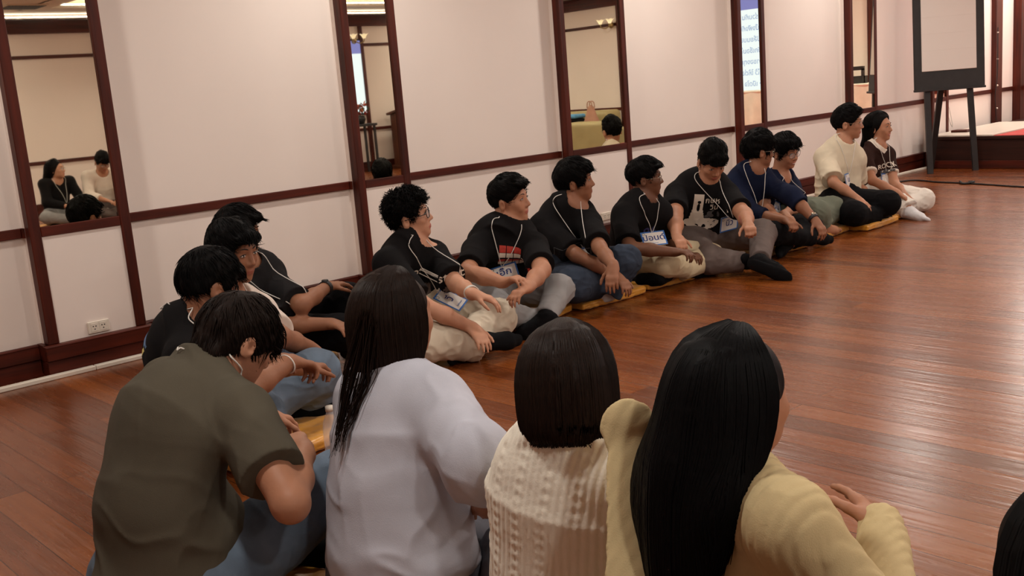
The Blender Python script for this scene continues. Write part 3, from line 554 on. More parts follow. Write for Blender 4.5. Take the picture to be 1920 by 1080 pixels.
    k_ = P.copy(); P[:, 1:-1] = (k_[:, :-2] + 2 * k_[:, 1:-1] + k_[:, 2:]) / 4
    r = np.interp(np.linspace(0, 1, P.shape[1]), [0, .1, .6, 1], [.0016, .0024, .0024, .0005]) * st.get('lw', 1)
    V2, Q2 = tubes(P, r, 4, .5)
    V, Q = np.concatenate([V, V2]), np.concatenate([Q, Q2 + len(V)])
    for T_ in st.get('tress', []):                                 # loose locks falling over the shoulder
        c = smoothpath(T_, 22); c = shirt.push(c, .006, 4); W = []
        for k in range(34):
            f = np.linspace(0, 1, 22)[:, None]; o = rg.normal(0, .0075, 3) * (1 - .3 * f) + rg.normal(0, .006, 3) * np.sin(f * rg.uniform(2, 6)); W.append((c + o)[:int(22 * rg.uniform(.7, 1))]); W[-1] = smoothpath(W[-1], 20)
        W = np.stack(W); W = shirt.push(W.reshape(-1, 3), .003, 2).reshape(W.shape); V3, Q3 = tubes(W, np.linspace(.0017, .0005, 20), 4); Q, V = np.concatenate([Q, Q3 + len(V)]), np.concatenate([V, V3])
    if st.get('wisps'):
        W = []
        for i in range(st['wisps'][0]):
            a = rg.uniform(*st['wisps'][1]); p = path(math.radians(a), .06 * rg.uniform(.6, 1.3), .2)[0]; o = nrm((R[0] * math.sin(math.radians(a)) - R[1] * math.cos(math.radians(a))) * [1, 1, .3])
            f = np.linspace(0, 1, len(p)) ** 2; W.append(p + o * (f * rg.uniform(.015, .07))[:, None] + np.array([0, 0, 1]) * (f * rg.uniform(-.01, .05))[:, None])
        V3, Q3 = tubes(np.stack(W), np.array(.0007), 3); Q3 = Q3 + len(V); V, Q = np.concatenate([V, V3]), np.concatenate([Q, Q3])
    return V, Q

PEOPLE = {}
def person(key, label, face, hair, top, bottom, skin='light', hs=1.06, g=1.0, feet=('sock', 'sock'), h=.0052, slouch=.03, smile=0, eyes=True, glasses=None, lips=None, group=None,
           curlR=.5, curlL=.5, nR=None, nL=None, haircol='black', hk=.90, extra=None, brow=True):
    J = {k: np.array(v) for k, v in JT[key].items() if k != 'tress'}
    org = J['pel'] * [1, 1, 0]; pel, nek, hed = J['pel'], J['nek'], J['hed']
    up = nrm(nek - pel); r = nrm(J['shR'] - J['shL']); f = nrm(np.cross(up, r)); r = np.cross(f, up); H = np.linalg.norm(nek - pel)
    R = frame(*face); L = lambda x, y, z: hed + hs * (x * R[0] + y * R[1] + z * R[2])
    S0 = pel; S1 = pel + up * H * .36 - f * slouch; S2 = pel + up * H * .70 - f * slouch * .8; S3 = nek - up * .085
    def torso(sh, ad, k=.05):
        for a, b, r1, r2, fl in ((S0, S1, .150, .140, 1.36), (S1, S2, .140, .152, 1.52), (S2, S3, .152, .086, 1.5)):
            sh.u(Cone(a, b, r1 * g + ad, r2 * g + ad, flat=(f, fl)), k)
        sh.u(Cone(J['shR'], J['shL'], .044 * g + ad * .62, .044 * g + ad * .62), k)
        for s in 'RL': sh.u(Cone(nek - up * .012, J['sh' + s], .042 + ad * .75, .045 * g + ad * .65), .04)
    # skin body: one continuous surface
    B = Shape(); head_shape(B, L, R, hs, smile)
    B.u(Cone(L(0, -.020, -.045), nek - up * .02, .052 * hs, .060), .03); torso(B, 0)
    for s in 'RL':
        e, w_, kn = J['elb' + s], J['wri' + s], J['knu' + s]
        B.u(Cone(J['sh' + s], e, .050 * g, .040 * g), .03); B.u(Cone(e, e * .55 + w_ * .45, .040 * g, .038 * g), .02); B.u(Cone(e * .55 + w_ * .45, w_, .038 * g, .0265), .02)
        hand(B, w_, kn, s, curlR if s == 'R' else curlL, nR if s == 'R' else nL, hk)
        B.u(Cone(J['hip' + s], J['kne' + s], .088 * g, .055 * g), .04); B.u(Cone(J['kne' + s], J['ank' + s], .054 * g, .036), .03)
        foot(B, J['ank' + s], J['toe' + s], J['kne' + s])
    V, Q = B.mesh(h)
    c = V[Q].mean(1); lc = (c - hed) @ R.T / hs
    mi = ((((lc[:, 0] / .0215) ** 2 + ((lc[:, 2] + .0485) / .0105) ** 2) < 1) & (lc[:, 1] > .075)).astype(int)
    body = mesh_obj('person', V, Q, [SK[skin], mat('lip_tint', S(*lips), .45) if lips else LIP[skin]], None, org, True, mi)
    tag(body, label, 'person', group)
    # clothes
    T = Shape(); ad = top.get('ad', .020); torso(T, ad)
    if top.get('blouse'): T.u(Cone(S0 + up * .06, S1, .165 * g + ad, .15 * g + ad, flat=(f, 1.2)), .05)
    if top.get('low'): T.u(Cone(pel - up * .09 - f * .035, pel + up * .10, .158 * g + ad, .150 * g + ad, flat=(f, 1.15)), .05)
    for s in 'RL':
        sh_, e, w_ = J['sh' + s], J['elb' + s], J['wri' + s]
        k0 = .050 * g + ad * .85
        if top['sleeve'] == 'short': T.u(Cone(sh_, e, k0, k0 * top.get('wide', 1.06), cut=top.get('t', .74)), .035)
        else:
            T.u(Cone(sh_, e, k0, k0 * .92), .035); T.u(Cone(e, w_, k0 * .92, k0 * top.get('cuffr', .72), cut=top.get('t', .9)), .03)
            if top.get('cuff'):
                a = e + (w_ - e) * (top['t'] - .02); T.u(Cone(a - nrm(w_ - e) * .02, a + nrm(w_ - e) * .03, top['cuff'], top['cuff'] * .95), .01)
    for a, b, r1, r2, n_, fl in top.get('extra', []): T.u(Cone(J[a], J[b], r1, r2, flat=(nrm(np.array(n_)), fl)), .03)
    nb = nek + up * .005; na = L(0, -.020, -.05)
    ax = nrm(nrm(na - nb) + f * .70); ns = top.get('neck', 1) * (.94 + .06 * hs); nc = nek - up * .014 + f * .012
    T.u(Cone(nc - ax * .045, nc - ax * .004, .086 * ns, .068 * ns, cuta=0, flat=(f, 1.15)), .035)
    T.s(Cone(nc - ax * .010, nc + ax * .13, .0600 * ns, .092 * ns, cuta=0), .004)
    if top.get('vneck'): T.s(Cone(nek + f * .10, nek + f * .11 - up * top['vneck'], .045, .01), .006)
    cr = Cone(nc - ax * .022, nc + ax * .006, .0735 * ns, .0695 * ns, cuta=0, cut=1)
    if top.get('collar', True) and not top.get('vneck'):
        T.u(cr, .006); T.s(Cone(nc - ax * .030, nc + ax * .05, .0635 * ns, .0655 * ns, cuta=0), .003)
    T.i(Plane(pel + up * top.get('hem', -.015), -up), .01)
    if top.get('band'):
        T.u(Cone(pel + up * (top['hem'] + .01), pel + up * (top['hem'] + .055), .158 * g + ad, .15 * g + ad, flat=(f, 1.25)), .012)
    am0 = top.get('fold', .006); sd = (ord(key[0]) * 3.7) % 29
    def disp(P):
        q = np.stack([(P - pel) @ r, (P - pel) @ f, (P - pel) @ up], 1); a = np.clip(q[:, 2] / H, 0, 1.1)
        n1 = vnoise(q * [1, 1, .75] + sd, 8.5); n2 = vnoise(q * [.7, .7, 1.5] + q[:, :1] * [0, 0, .5] + sd + 5, 10); wq = q + n1[:, None] * .05; nv = vnoise(wq * [1, 1, .28] + q[:, :1] * [0, 0, .1] + sd + 9, 15); nh = vnoise(wq * [.3, .5, 1] + q[:, :1] * [0, 0, .35] + sd + 3, 17)
        lo = np.clip(1.15 - 1.9 * a, 0, 1); am = am0 * np.clip((np.linalg.norm(P - nc, axis=1) - .085) / .09, 0, 1)
        d = -am * (.7 * n1 * n1 + .55 * (1 - np.abs(nv)) ** 4 * (1 - .5 * lo) + (1 - np.abs(nh)) ** 4 * (.25 + 1.1 * lo) + .5 * lo * n2 - .4)
        if top.get('rib'):
            u_ = q[:, 0] + .15 * vnoise(q, 4) * .1; d = d + top.get('groove', .0042) * (1 - np.abs(np.sin(u_ * PI / top['rib']))) ** 1.3 - .001
            if top.get('cable'): d = d - .0012 * (np.sin(u_ * 2 * PI / (top['rib'] * 4)) > .6) * np.sin(q[:, 2] * 2 * PI / .022)
        return d
    T.disp = disp
    TV, TQ = T.mesh(top.get('h', h), 1 if top.get('rib') else 4)
    tmi = None; mats = [top['m']]
    if top.get('trim'):
        c = TV[TQ].mean(1); tmi = np.zeros(len(c), int); mats.append(top['trim']); tmi[cr.d(*c.T) < .007] = 1
        for s in 'RL':
            e = J['elb' + s] - J['sh' + s]; t = (c - J['sh' + s]) @ e / (e @ e); d = np.linalg.norm(c - J['sh' + s] - t[:, None] * e, axis=1); tmi[(t > top['t'] - .07) & (d < .1)] = 1
    shirt = mesh_obj(top.get('name', 'shirt'), TV, TQ, mats, body, org, True, tmi)
    Pn = Shape(); pa = bottom.get('ad', .016)
    Pn.u(Cone(J['hipR'], J['hipL'], .108 * g + pa, .108 * g + pa), .03); Pn.u(Cone(pel - f * .03, pel + up * .08, .12 * g + pa, .125 * g + pa, flat=(f, 1.15)), .05)
    for s in 'RL':
        hp, kn, an = J['hip' + s], J['kne' + s], J['ank' + s]; wd = bottom.get('wide', 1)
        if bottom.get('shorts'): Pn.u(Cone(hp, kn, .094 * g + pa, .075 * g + pa, cut=.97), .03); continue
        Pn.u(Cone(hp, kn, .096 * g + pa, .062 * g + pa), .035); Pn.u(Cone(kn, an, .060 * g + pa, (.040 * g + pa) * wd, cut=bottom.get('cut' + s, bottom.get('cut', .93))), .03)
    pf = bottom.get('fold', .006)
    def pdisp(P):
        q = P - pel; dk = np.minimum(np.linalg.norm(P - J['kneR'], axis=1), np.linalg.norm(P - J['kneL'], axis=1)); n1 = vnoise(q + sd + 7, 9); n3 = vnoise(q * [1, 1, 1.5] + n1[:, None] * .04 + sd, 19)
        return -pf * (n1 * n1 * 1.2 + (1 - np.abs(n3)) ** 3 * (.5 + .7 * np.exp(-(dk / .12) ** 2)) - .3)
    Pn.disp = pdisp
    PV, PQ = Pn.mesh(h * 1.1)
    tr = mesh_obj(bottom.get('name', 'trousers'), PV, PQ, bottom['m'], body, org)
    if bottom.get('shorts'): pass
    for s, k in zip('RL', feet):
        if k in ('bare', None): continue
        K = Shape(); d, n, tip = foot(K, J['ank' + s], J['toe' + s], J['kne' + s], 1.14 if k != 'shoe' else 1.28); hi = nrm(J['kne' + s] - J['ank' + s])
        K.i(Plane(J['ank' + s] + hi * (.075 if k != 'shoe' else .03), hi), .004)
        if k == 'shoe': K.u(Cone(J['ank' + s] - n * .075 - d * .03, tip - n * .018, .036, .040, flat=(n, 2.6)), .006)
        K.disp = lambda P: .002 * vnoise(P, 60)
        kv, kq = K.mesh(h); mesh_obj('shoe' if k == 'shoe' else 'sock', kv, kq, CL['whitesock'] if k == 'wsock' else CL['sock'], body, org)
    # hair
    if hair.get('long'): hair = dict(hair, tress=JT[key].get('tress', []), bd=nrm(-f * [1, 1, .3]) if f[:2] @ R[1][:2] > .3 else nrm(-R[1] * [1, 1, 0])); hv, hq = hair_long(B, T, L, R, hs, hair, ord(key[0]))
    else: hv, hq = hair_short(B, L, R, hs, hair, ord(key[0]))
    mesh_obj('hair', hv, hq, HAIR[haircol], body, org)
    # face details
    lx = np.linspace(.14, .03, 111)
    def surf(x, z):
        d = B.eval(np.stack([L(x, y, z) for y in lx])); i = np.argmax(d < 0); return lx[i]
    if eyes:
        for s in (-1, 1):
            y0 = surf(s * .031, .020); e = MB()
            e.ell(L(s * .031, y0 - .0078, .020), R, np.array([.0135, .0095, .0058 if not smile else .004]) * hs); e.ell(L(s * .031 + .002, y0 - .0058, .0202), R, np.array([.0058, .0085, .0056 if not smile else .0038]) * hs, 1)
            pt = [L(s * (.031 + a), y0 + .0022 - abs(a) * .18 - a * a * 14, .0262 - a * a * 26 + .001) for a in np.linspace(-.0155, .0165, 9)]
            e.tube(pt, .0016 * hs, 5, 2); e.build('eye', [M['white_eye'], M['iris'], M['lash']], body, org, True)
            if brow:
                b = MB(); xs = np.linspace(.013, .043, 8); zs = .040 + .008 * np.sin(np.linspace(.3, 2.4, 8)); pts = [L(s * x, surf(s * x, z) + .0005, z) for x, z in zip(xs, zs)]
                V2, Q2 = tubes(np.array(pts)[None], np.array([.0028, .0036, .0038, .0036, .0033, .0028, .002, .0008]) * hs, 6, .6); b.add(V2, Q2); b.build('eyebrow', M['lash'], body, org, True)
        if smile > 1:
            b = MB(); yy = surf(0, -.049); b.ell(L(0, yy - .004, -.049), R, np.array([.0165, .0075, .0042]) * hs); b.build('teeth', M['teeth'], body, org, True)
    if glasses:
        gl = MB(); yy = max(surf(0, .018), .09) + .002; gw, gh = glasses.get('size', (.0245, .020)); rr = glasses.get('r', .0017) * hs; lens = []
        for s in (-1, 1):
            a = np.linspace(0, 2 * PI, 24, endpoint=False); pw = glasses.get('sq', .8); ca = np.sign(np.cos(a)) * np.abs(np.cos(a)) ** pw; sa = np.sign(np.sin(a)) * np.abs(np.sin(a)) ** pw
            pts = np.array([L(s * .0315 + gw * x, yy - abs(s * .0315 + gw * x) * .16, .016 + gh * z) for x, z in zip(ca, sa)])
            gl.tube(pts, rr, 6, closed=True); lens.append(pts)
            gl.tube(smoothpath([L(s * (.0315 + gw), yy - .009, .020), L(s * .074, yy - .03, .020), L(s * .084, .02, .018), L(s * .083, -.012, .014)], 10), rr, 6)
        gl.tube(smoothpath([L(-.008, yy - .001, .020), L(0, yy + .003, .023), L(.008, yy - .001, .020)], 6), rr, 6)
        go = gl.build('glasses', glasses.get('m', M['rim']), body, org, True)
        for p in lens:
            b = MB(); cpt = p.mean(0); off = R[1] * .0006; Vv = np.concatenate([p + off, p - off]); b.add(Vv, [tuple(range(24)), tuple(range(47, 23, -1))] + [(i, i + 24, (i + 1) % 24 + 24, (i + 1) % 24) for i in range(24)]); b.build('lens', M['lens'], go, org)
    D = dict(J=J, body=body, shirt=shirt, T=T, B=B, Pn=Pn, r=r, f=f, up=up, pel=pel, nek=nek, H=H, org=org, L=L, R=R, hs=hs); PEOPLE[key] = D
    return D
def band(D, s, name, mt, at=.92, r=.031, wd=.018, face=None):
    """strap or bracelet around the wrist"""
    J = D['J']; e, w_ = J['elb' + s], J['wri' + s]; d = nrm(w_ - e); c = e + (w_ - e) * at; a = nrm(np.cross(d, [0, 0, 1])); b_ = np.cross(d, a); m_ = MB(); t = np.linspace(0, 2 * PI, 20, endpoint=False)
    P = [[c + d * k + (a * math.cos(x) + b_ * math.sin(x)) * q for x in t] for k, q in ((-wd / 2, r), (wd / 2, r - .001), (wd / 2, r + .004), (-wd / 2, r + .005))]
    V = np.array(P).reshape(-1, 3); F = [(k * 20 + i, k * 20 + (i + 1) % 20, ((k + 1) % 4) * 20 + (i + 1) % 20, ((k + 1) % 4) * 20 + i) for k in range(4) for i in range(20)]
    m_.add(V, F); o = m_.build(name, mt, D['body'], D['org'], True)
    if face:
        q = c + np.array([0, 0, 1]) * (r + .004); mm = MB(); mm.lathe([(0, .004), (.015, .004), (.017, 0), (.017, -.005)], q, 16); mm.build('watch_face', face, o, D['org'], True)
    return o
def print_on(D, name, V2, F, at, mt, a=.66, x=0.0, back=False, sub=False):
    base = D['pel'] + D['up'] * D['H'] * a; r, up, f = D['r'], D['up'], D['f']; sg = 1 if back else -1
    V2 = np.asarray(V2, float); P = base + r * (sg * (V2[:, :1] + at[0])) + up * (V2[:, 1:] + at[1]); dr = f if back else -f; P = P - dr * .30
    for _ in range(40): P = P + dr * np.clip(D['T'].eval(P) - .0012 + 0, -.004, .02)[:, None] * .7
    if D['T'].disp: P = P - dr * (np.clip(-D['T'].disp(P), -.012, .004) * 0 + .0)[:, None]
    return P, F
def add_print(D, name, V2, F, at, mt, a=.66, back=False, lift=.002):
    P, F = print_on(D, name, V2, F, at, mt, a, 0, back)
    # settle on the real cloth surface
    me = D['shirt'].data; from mathutils.bvhtree import BVHTree
    if 'bvh' not in D: D['bvh'] = BVHTree.FromPolygons([v.co[:] for v in me.vertices], [tuple(p.vertices) for p in me.polygons])
    dr = D['f'] if back else -D['f']; out = []
    for p in P:
        q = p - D['org'] - dr * .1; hit = D['bvh'].ray_cast(Vector(q), Vector(dr), .3); out.append(np.array(hit[0]) + D['org'] - dr * lift if hit[0] else p)
    out = np.array(out); used = sorted({i for q in F for i in q}); ix = {i: k for k, i in enumerate(used)}; F = [tuple(ix[i] for i in q) for q in F]; out = out[used]; V2 = np.asarray(V2)[used]
    F = [q for q in F if np.linalg.norm(out[q[0]] - out[q[2]]) < 2.6 * np.linalg.norm(V2[q[0]] - V2[q[2]])]
    return mesh_obj(name, out, F, mt, D['shirt'], D['org'], False) if F else None
def raster(body, size, step=.0028):
    """lettering as a fine patch of small faces, so that it can lie on folds"""
    V, F = text_mesh(body, size)
    if not len(V): return V, []
    lo, hi = V.min(0), V.max(0); n = np.maximum(np.ceil((hi - lo) / step).astype(int), 1); G, Q = grid2(n[0] * step, n[1] * step, int(n[0]), int(n[1])); G = G + (lo + hi) / 2
    c = np.array([G[list(q)].mean(0) for q in Q]); ins = np.zeros(len(c), bool)
    for f_ in F:
        for k in range(1, len(f_) - 1):
            a, b, d = V[f_[0]], V[f_[k]], V[f_[k + 1]]; cr = lambda p, q, r_: (q[0] - p[0]) * (r_[:, 1] - p[1]) - (q[1] - p[1]) * (r_[:, 0] - p[0])
            s1, s2, s3 = cr(a, b, c), cr(b, d, c), cr(d, a, c); ins |= ((s1 >= 0) & (s2 >= 0) & (s3 >= 0)) | ((s1 <= 0) & (s2 <= 0) & (s3 <= 0))
    return G, [q for q, k in zip(Q, ins) if k]
def grid2(w_, h_, nx, ny, shape=None):
    xs = np.linspace(-w_ / 2, w_ / 2, nx + 1); ys = np.linspace(-h_ / 2, h_ / 2, ny + 1); V = np.array([[x, y] for y in ys for x in xs])
    F = [(j * (nx + 1) + i, j * (nx + 1) + i + 1, (j + 1) * (nx + 1) + i + 1, (j + 1) * (nx + 1) + i) for j in range(ny) for i in range(nx)]
    if shape is not None: F = [q for q in F if shape(*V[list(q)].mean(0))]
    return V, F
def lanyard(D, parent, org, end=None, r=.0022, wide=.055):
    nek, f, rr, up = D['nek'], D['f'], D['r'], D['up']; end = np.array(end) if end is not None else D['pel'] + up * D['H'] * .45 + f * .2; m_ = MB()
    for s in (-1, 1):
        P = smoothpath([nek - f * .066 + up * .035, nek - f * .04 + rr * s * .062 + up * .03, nek + f * .01 + rr * s * .078 + up * .005, nek * .8 + end * .2 + f * .05 + rr * s * .060, nek * .45 + end * .55 + f * .05 + rr * s * .032, end + rr * s * .004], 32)
        sf = np.zeros(len(P)); dr = nrm(f + np.array([0, 0, .25]))
        for _ in range(45): sf[3:-3] += .004 * (D['T'].eval(P + dr * sf[:, None]) < .0075)[3:-3]
        for _ in range(2): e = np.r_[sf[:1], sf, sf[-1:]]; sf = np.maximum(sf, (e[:-2] + e[1:-1] + e[2:]) / 3)
        P = P + dr * sf[:, None]; P[:9] = D['T'].push(P[:9], .007, 6)
        m_.tube(P, r, 6)
    return m_.build('cord', M['cord'], parent, org, True)
def badge(key, label, word=None, small=None, rot=0, dots=False, D=None):
    o_, x, y, w_, h_ = BD[key]; c = np.array(o_); x = nrm(x); y = nrm(y); n = np.cross(x, y); D = D or PEOPLE[key]
    if n @ (CAM - c) < 0: n = -n
    Rm = np.array([x, y, n]).T
    m_ = MB(); m_.box((-w_ / 2, -h_ / 2, -.0012), (w_ / 2, h_ / 2, .0012), bev=.0006); V = np.concatenate(m_.V) @ Rm.T + c
    o = mesh_obj('name_badge', V, m_.F, M['card'], None, c, False); tag(o, label, 'name badge', 'name badges on white cords')
    m_ = MB(); b = .008
    for lo, hi in (((-w_ / 2, -h_ / 2), (w_ / 2, -h_ / 2 + b)), ((-w_ / 2, h_ / 2 - b), (w_ / 2, h_ / 2)), ((-w_ / 2, -h_ / 2 + b), (-w_ / 2 + b, h_ / 2 - b)), ((w_ / 2 - b, -h_ / 2 + b), (w_ / 2, h_ / 2 - b))): m_.box((*lo, .0010), (*hi, .0018))
    mesh_obj('border', np.concatenate(m_.V) @ Rm.T + c, m_.F, M['blue'], o, c, False)
    if dots:
        m_ = MB()
        for i, j in ((0, 0), (1, 1), (2, 0), (1, -1), (0, 2), (2, 2), (3, 1), (-1, 1)): q = np.array([w_ * .25 + i * .006, h_ * .25 + j * .006]); m_.box((*(q - .0025), .0010), (*(q + .0025), .0018))
        mesh_obj('dot_pattern', np.concatenate(m_.V) @ Rm.T + c, m_.F, M['navyink'], o, c, False)
    for body, sz, dy, mt in ((word, .058, .004, M['navyink']), (small, .011, -h_ * .33, M['blue'])):
        if not body: continue
        V2, F = text_mesh(body, sz)
        if len(V2): mesh_obj('lettering', np.c_[V2[:, 0], V2[:, 1] + dy, np.full(len(V2), .0022)] @ Rm.T + c, F, mt, o, c, False)
    top = c + y * (h_ / 2 - .006)
    m_ = MB(); t = np.linspace(0, 2 * PI, 16, endpoint=False); m_.tube(np.array([c + x * (-w_ / 2 + .018 + .008 * math.cos(a)) + y * (h_ / 2 - .018 + .008 * math.sin(a)) + n * .003 for a in t]), .001, 5, closed=True); m_.build('clip_ring', M['gold'], o, c, True)
    lanyard(D, o, c, top + n * .003)
    return o
M['satin'] = mat('gold_satin', S(216, 148, 44), .36, bump=(16, .5), var=(5, .18), spec=.6, sheen=.2)
def cushion(x, y, rot, label, w_=.54, z=.0, th=.052, sit=True, group='gold satin floor cushions'):
    R = frame(rot); c = np.array([x, y, z + th / 2]); sh = Shape(); sh.u(RBox(c, R, (w_ / 2, w_ / 2, th / 2), .020), 0)
    sd = (x * 7.3 + y * 3.1) % 20
    def disp(P):
        q = (P - c) @ R.T; e = np.maximum(np.abs(q[:, 0]), np.abs(q[:, 1])) / (w_ / 2); n = vnoise(q + sd, 14)
        pinch = .012 * np.clip((np.abs(q[:, 0]) + np.abs(q[:, 1])) / w_ - .72, 0, 1) / .28
        return .004 * (1 - np.abs(vnoise(q + n[:, None] * .02 + sd, 22))) ** 2 + .006 * n * e * (q[:, 2] > -.01) + pinch * .4 + .003 * (np.abs(q[:, 2]) < .004)
    sh.disp = disp; V, Q = sh.mesh(.0068, 1); V[:, 2] = np.maximum(V[:, 2], z + .001)
    o = mesh_obj('floor_cushion', V, Q, M['satin'], None, (x, y, z)); tag(o, label, 'cushion', group)
    return o
# ------------------------------------------------------------------ the room
BX0, BX1, BY0, BY1 = -3.0, 14.0, -9.95, 0.0
def sbox(name, lo, hi, m, bev=0.0, parent=None):
    b = MB().box(lo, hi, bev=bev); c = (np.array(lo) + hi) / 2; o = b.build(name, m, parent, tuple(c) if parent is None else (0, 0, 0)); return struct(o) if parent is None else o
mesh_f = MB().box((BX0, BY0, -.1), (BX1, BY1 + .1, 0)); struct(mesh_f.build('floor', M['floor']))
sbox('wall_left', (BX0, 0, 0), (BX1, .1, 2.95), M['wall'])
sbox('wall_right', (BX0, BY0 - .1, 0), (BX1, BY0, 2.95), M['wall'])
sbox('wall_far', (BX1, BY0 - .1, 0), (BX1 + .1, .1, 2.95), M['wall'])
sbox('wall_near', (BX0 - .1, BY0 - .1, 0), (BX0, .1, 2.95), M['wall'])
# ceiling with one raised recess and its light trough
RX0, RX1, RY0, RY1 = 5.2, 11.6, -9.1, -2.0
cb = MB()
cb.box((BX0, BY0, CEIL), (RX0, BY1, CEIL + .04)); cb.box((RX1, BY0, CEIL), (BX1, BY1, CEIL + .04)); cb.box((RX0, RY1, CEIL), (RX1, BY1, CEIL + .04)); cb.box((RX0, BY0, CEIL), (RX1, RY0, CEIL + .04))
cb.box((RX0 - .3, RY0 - .3, CEIL + .24), (RX1 + .3, RY1 + .3, CEIL + .28))
for lo, hi in (((RX0 - .34, RY0 - .3), (RX0 - .3, RY1 + .3)), ((RX1 + .3, RY0 - .3), (RX1 + .34, RY1 + .3)), ((RX0 - .3, RY0 - .34), (RX1 + .3, RY0 - .3)), ((RX0 - .3, RY1 + .3), (RX1 + .3, RY1 + .34))): cb.box((*lo, CEIL), (*hi, CEIL + .28))
struct(cb.build('ceiling', M['ceil']))
RT, RB, BT = .7566, .7076, .1635                                  # rail top, rail bottom, baseboard top
PW, PD = .0548, .1042                                              # post width, bay projection
BAYS = [(1.7093, .4020), (3.6722, .2987), (5.5526, .6111), (7.7589, .3038), (9.6640, .4276), (11.447, .30)]   # right edge of left post, clear width
WR = ['first', 'second', 'third', 'fourth', 'fifth', 'sixth']
MLAB = ['tall wall mirror showing two seated people, at the left end of the wall', 'narrow tall wall mirror behind the person with curly hair', 'wide tall wall mirror reflecting a pale armchair with bags',
        'narrow tall wall mirror reflecting the bright projection screen', 'tall wall mirror above the person in the cream t-shirt', 'tall wall mirror hidden behind the flip chart easel']
core = MB(); nt = 0; xs = BX0
for i, (xr, w_) in enumerate(BAYS):
    x0, x1, x2, x3 = xr - PW, xr, xr + w_, xr + w_ + PW
    core.box((x0 + .001, -.036, BT), (x3 - .001, 0, 2.51)); core.box((x1, -.094, BT), (x2, -.036, RB))
    core.box((x1, -.070, RT), (x2, -.036, 2.51))
    t = MB(); t.box((x0, -PD, BT), (x1, -.036, 2.51), bev=.004); t.box((x2, -PD, BT), (x3, -.036, 2.51), bev=.004)
    struct(t.build('trim_%d' % (nt + 1), M['wood'])); nt += 1
    t = MB(); t.box((x1, -PD + .002, RB), (x2, -.036, RT), bev=.003)
    t.box((x0 - .012, -.036, RB), (x0, 0, RT)); t.box((x3, -.036, RB), (x3 + .012, 0, RT))
    struct(t.build('trim_%d' % (nt + 1), M['woodx'])); nt += 1
    gb = MB().box((x1 + .001, -.0885, RT + .001), (x2 - .001, -.0705, 2.505), rot=(np.array([(x1 + x2) / 2, -.0795, 1.6]), np.array([[math.cos(.052), math.sin(.052), 0], [-math.sin(.052), math.cos(.052), 0], [0, 0, 1]])) if i == 4 else None)
    g = gb.build('wall_mirror', M['mirror'], None, ((x1 + x2) / 2, -.08, 1.6)); tag(g, MLAB[i], 'mirror', 'tall mirrors between the posts')
    struct(MB().box((xs, -.020, RB), (x0 - .012, 0, RT), bev=.004).build('trim_%d' % (nt + 1), M['woodx'])); nt += 1
    xs = x3 + .012
struct(MB().box((xs, -.020, RB), (BX1, 0, RT), bev=.004).build('trim_%d' % (nt + 1), M['woodx'])); nt += 1
struct(core.build('wall_left_piers', M['wall']))
bb = MB()
def bboard(x0, x1, y, both=True):
    bb.box((x0, y - .031, .085), (x1, min(y + .02, 0), BT), bev=.004); bb.box((x0, y - .026, 0), (x1, min(y + .02, 0), .083), bev=.003); bb.box((x0, y - .0335, .152), (x1, y - .02, .160), bev=.003); bb.box((x0, y - .030, .0), (x1, y - .02, .012))
xs = BX0
for xr, w_ in BAYS:
    x0, x3 = xr - PW - .024, xr + w_ + PW + .024
    bboard(xs, x0, 0); bboard(x0 - .002, x3 + .002, -PD)
    bb.box((x0, -PD, .085), (x0 + .022, 0, BT)); bb.box((x0 + .004, -PD, 0), (x0 + .022, 0, .083)); bb.box((x3 - .022, -PD, 0), (x3, 0, BT)); xs = x3
bboard(xs, BX1, 0)
struct(bb.build('baseboard_left', M['woodx']))
# header, upper rail and posts, baseboards of the other walls
t = MB(); t.box((BX0, -.05, 2.51), (BX1, 0, 2.69)); struct(t.build('trim_%d' % (nt + 1), M['woodx'])); nt += 1
for lo, hi, m in (((BX0, BY0, 2.505), (BX1, BY0 + .05, 2.685), 'woodx'), ((BX1 - .05, BY0, 2.505), (BX1, 0, 2.685), 'woody'), ((BX0, BY0, 2.685), (BX1, BY0 + .17, 2.70), 'woodx'), ((BX1 - .17, BY0, 2.685), (BX1, 0, 2.70), 'woody'), ((BX0, BY0, 2.165), (BX1, BY0 + .022, 2.212), 'woodx'), ((BX1 - .022, BY0, 2.165), (BX1, 0, 2.212), 'woody'),
                  ((BX0, BY0, RB), (BX1, BY0 + .022, RT), 'woodx'), ((BX1 - .022, BY0, RB), (BX1, -.02, RT), 'woody')):
    struct(MB().box(lo, hi, bev=.003).build('trim_%d' % (nt + 1), M[m])); nt += 1
for x in (1.9, 4.0, 6.067, 8.2, 10.69, 12.4):
    struct(MB().box((x - .033, BY0, .15), (x + .033, BY0 + .045, 2.51)).build('trim_%d' % (nt + 1), M['wood'])); nt += 1
for y in (-6.85, -2.75):
    struct(MB().box((BX1 - .045, y - .04, .15), (BX1, y + .04, 2.51)).build('trim_%d' % (nt + 1), M['wood'])); nt += 1
struct(MB().box((13.2, -.06, .3), (13.39, 0, 2.51), bev=.004).build('trim_%d' % (nt + 1), M['wood'])); nt += 1
struct(MB().box((13.86, -.10, .3), (14.0, 0, 2.51), bev=.004).build('trim_%d' % (nt + 1), M['wood'])); nt += 1
struct(MB().box((BX0, BY0, 0), (BX1, BY0 + .03, BT), bev=.004).build('baseboard_right', M['woodx']))
struct(MB().box((BX1 - .03, BY0, 0), (BX1, -4.7, BT), bev=.004).build('baseboard_far', M['woody']))
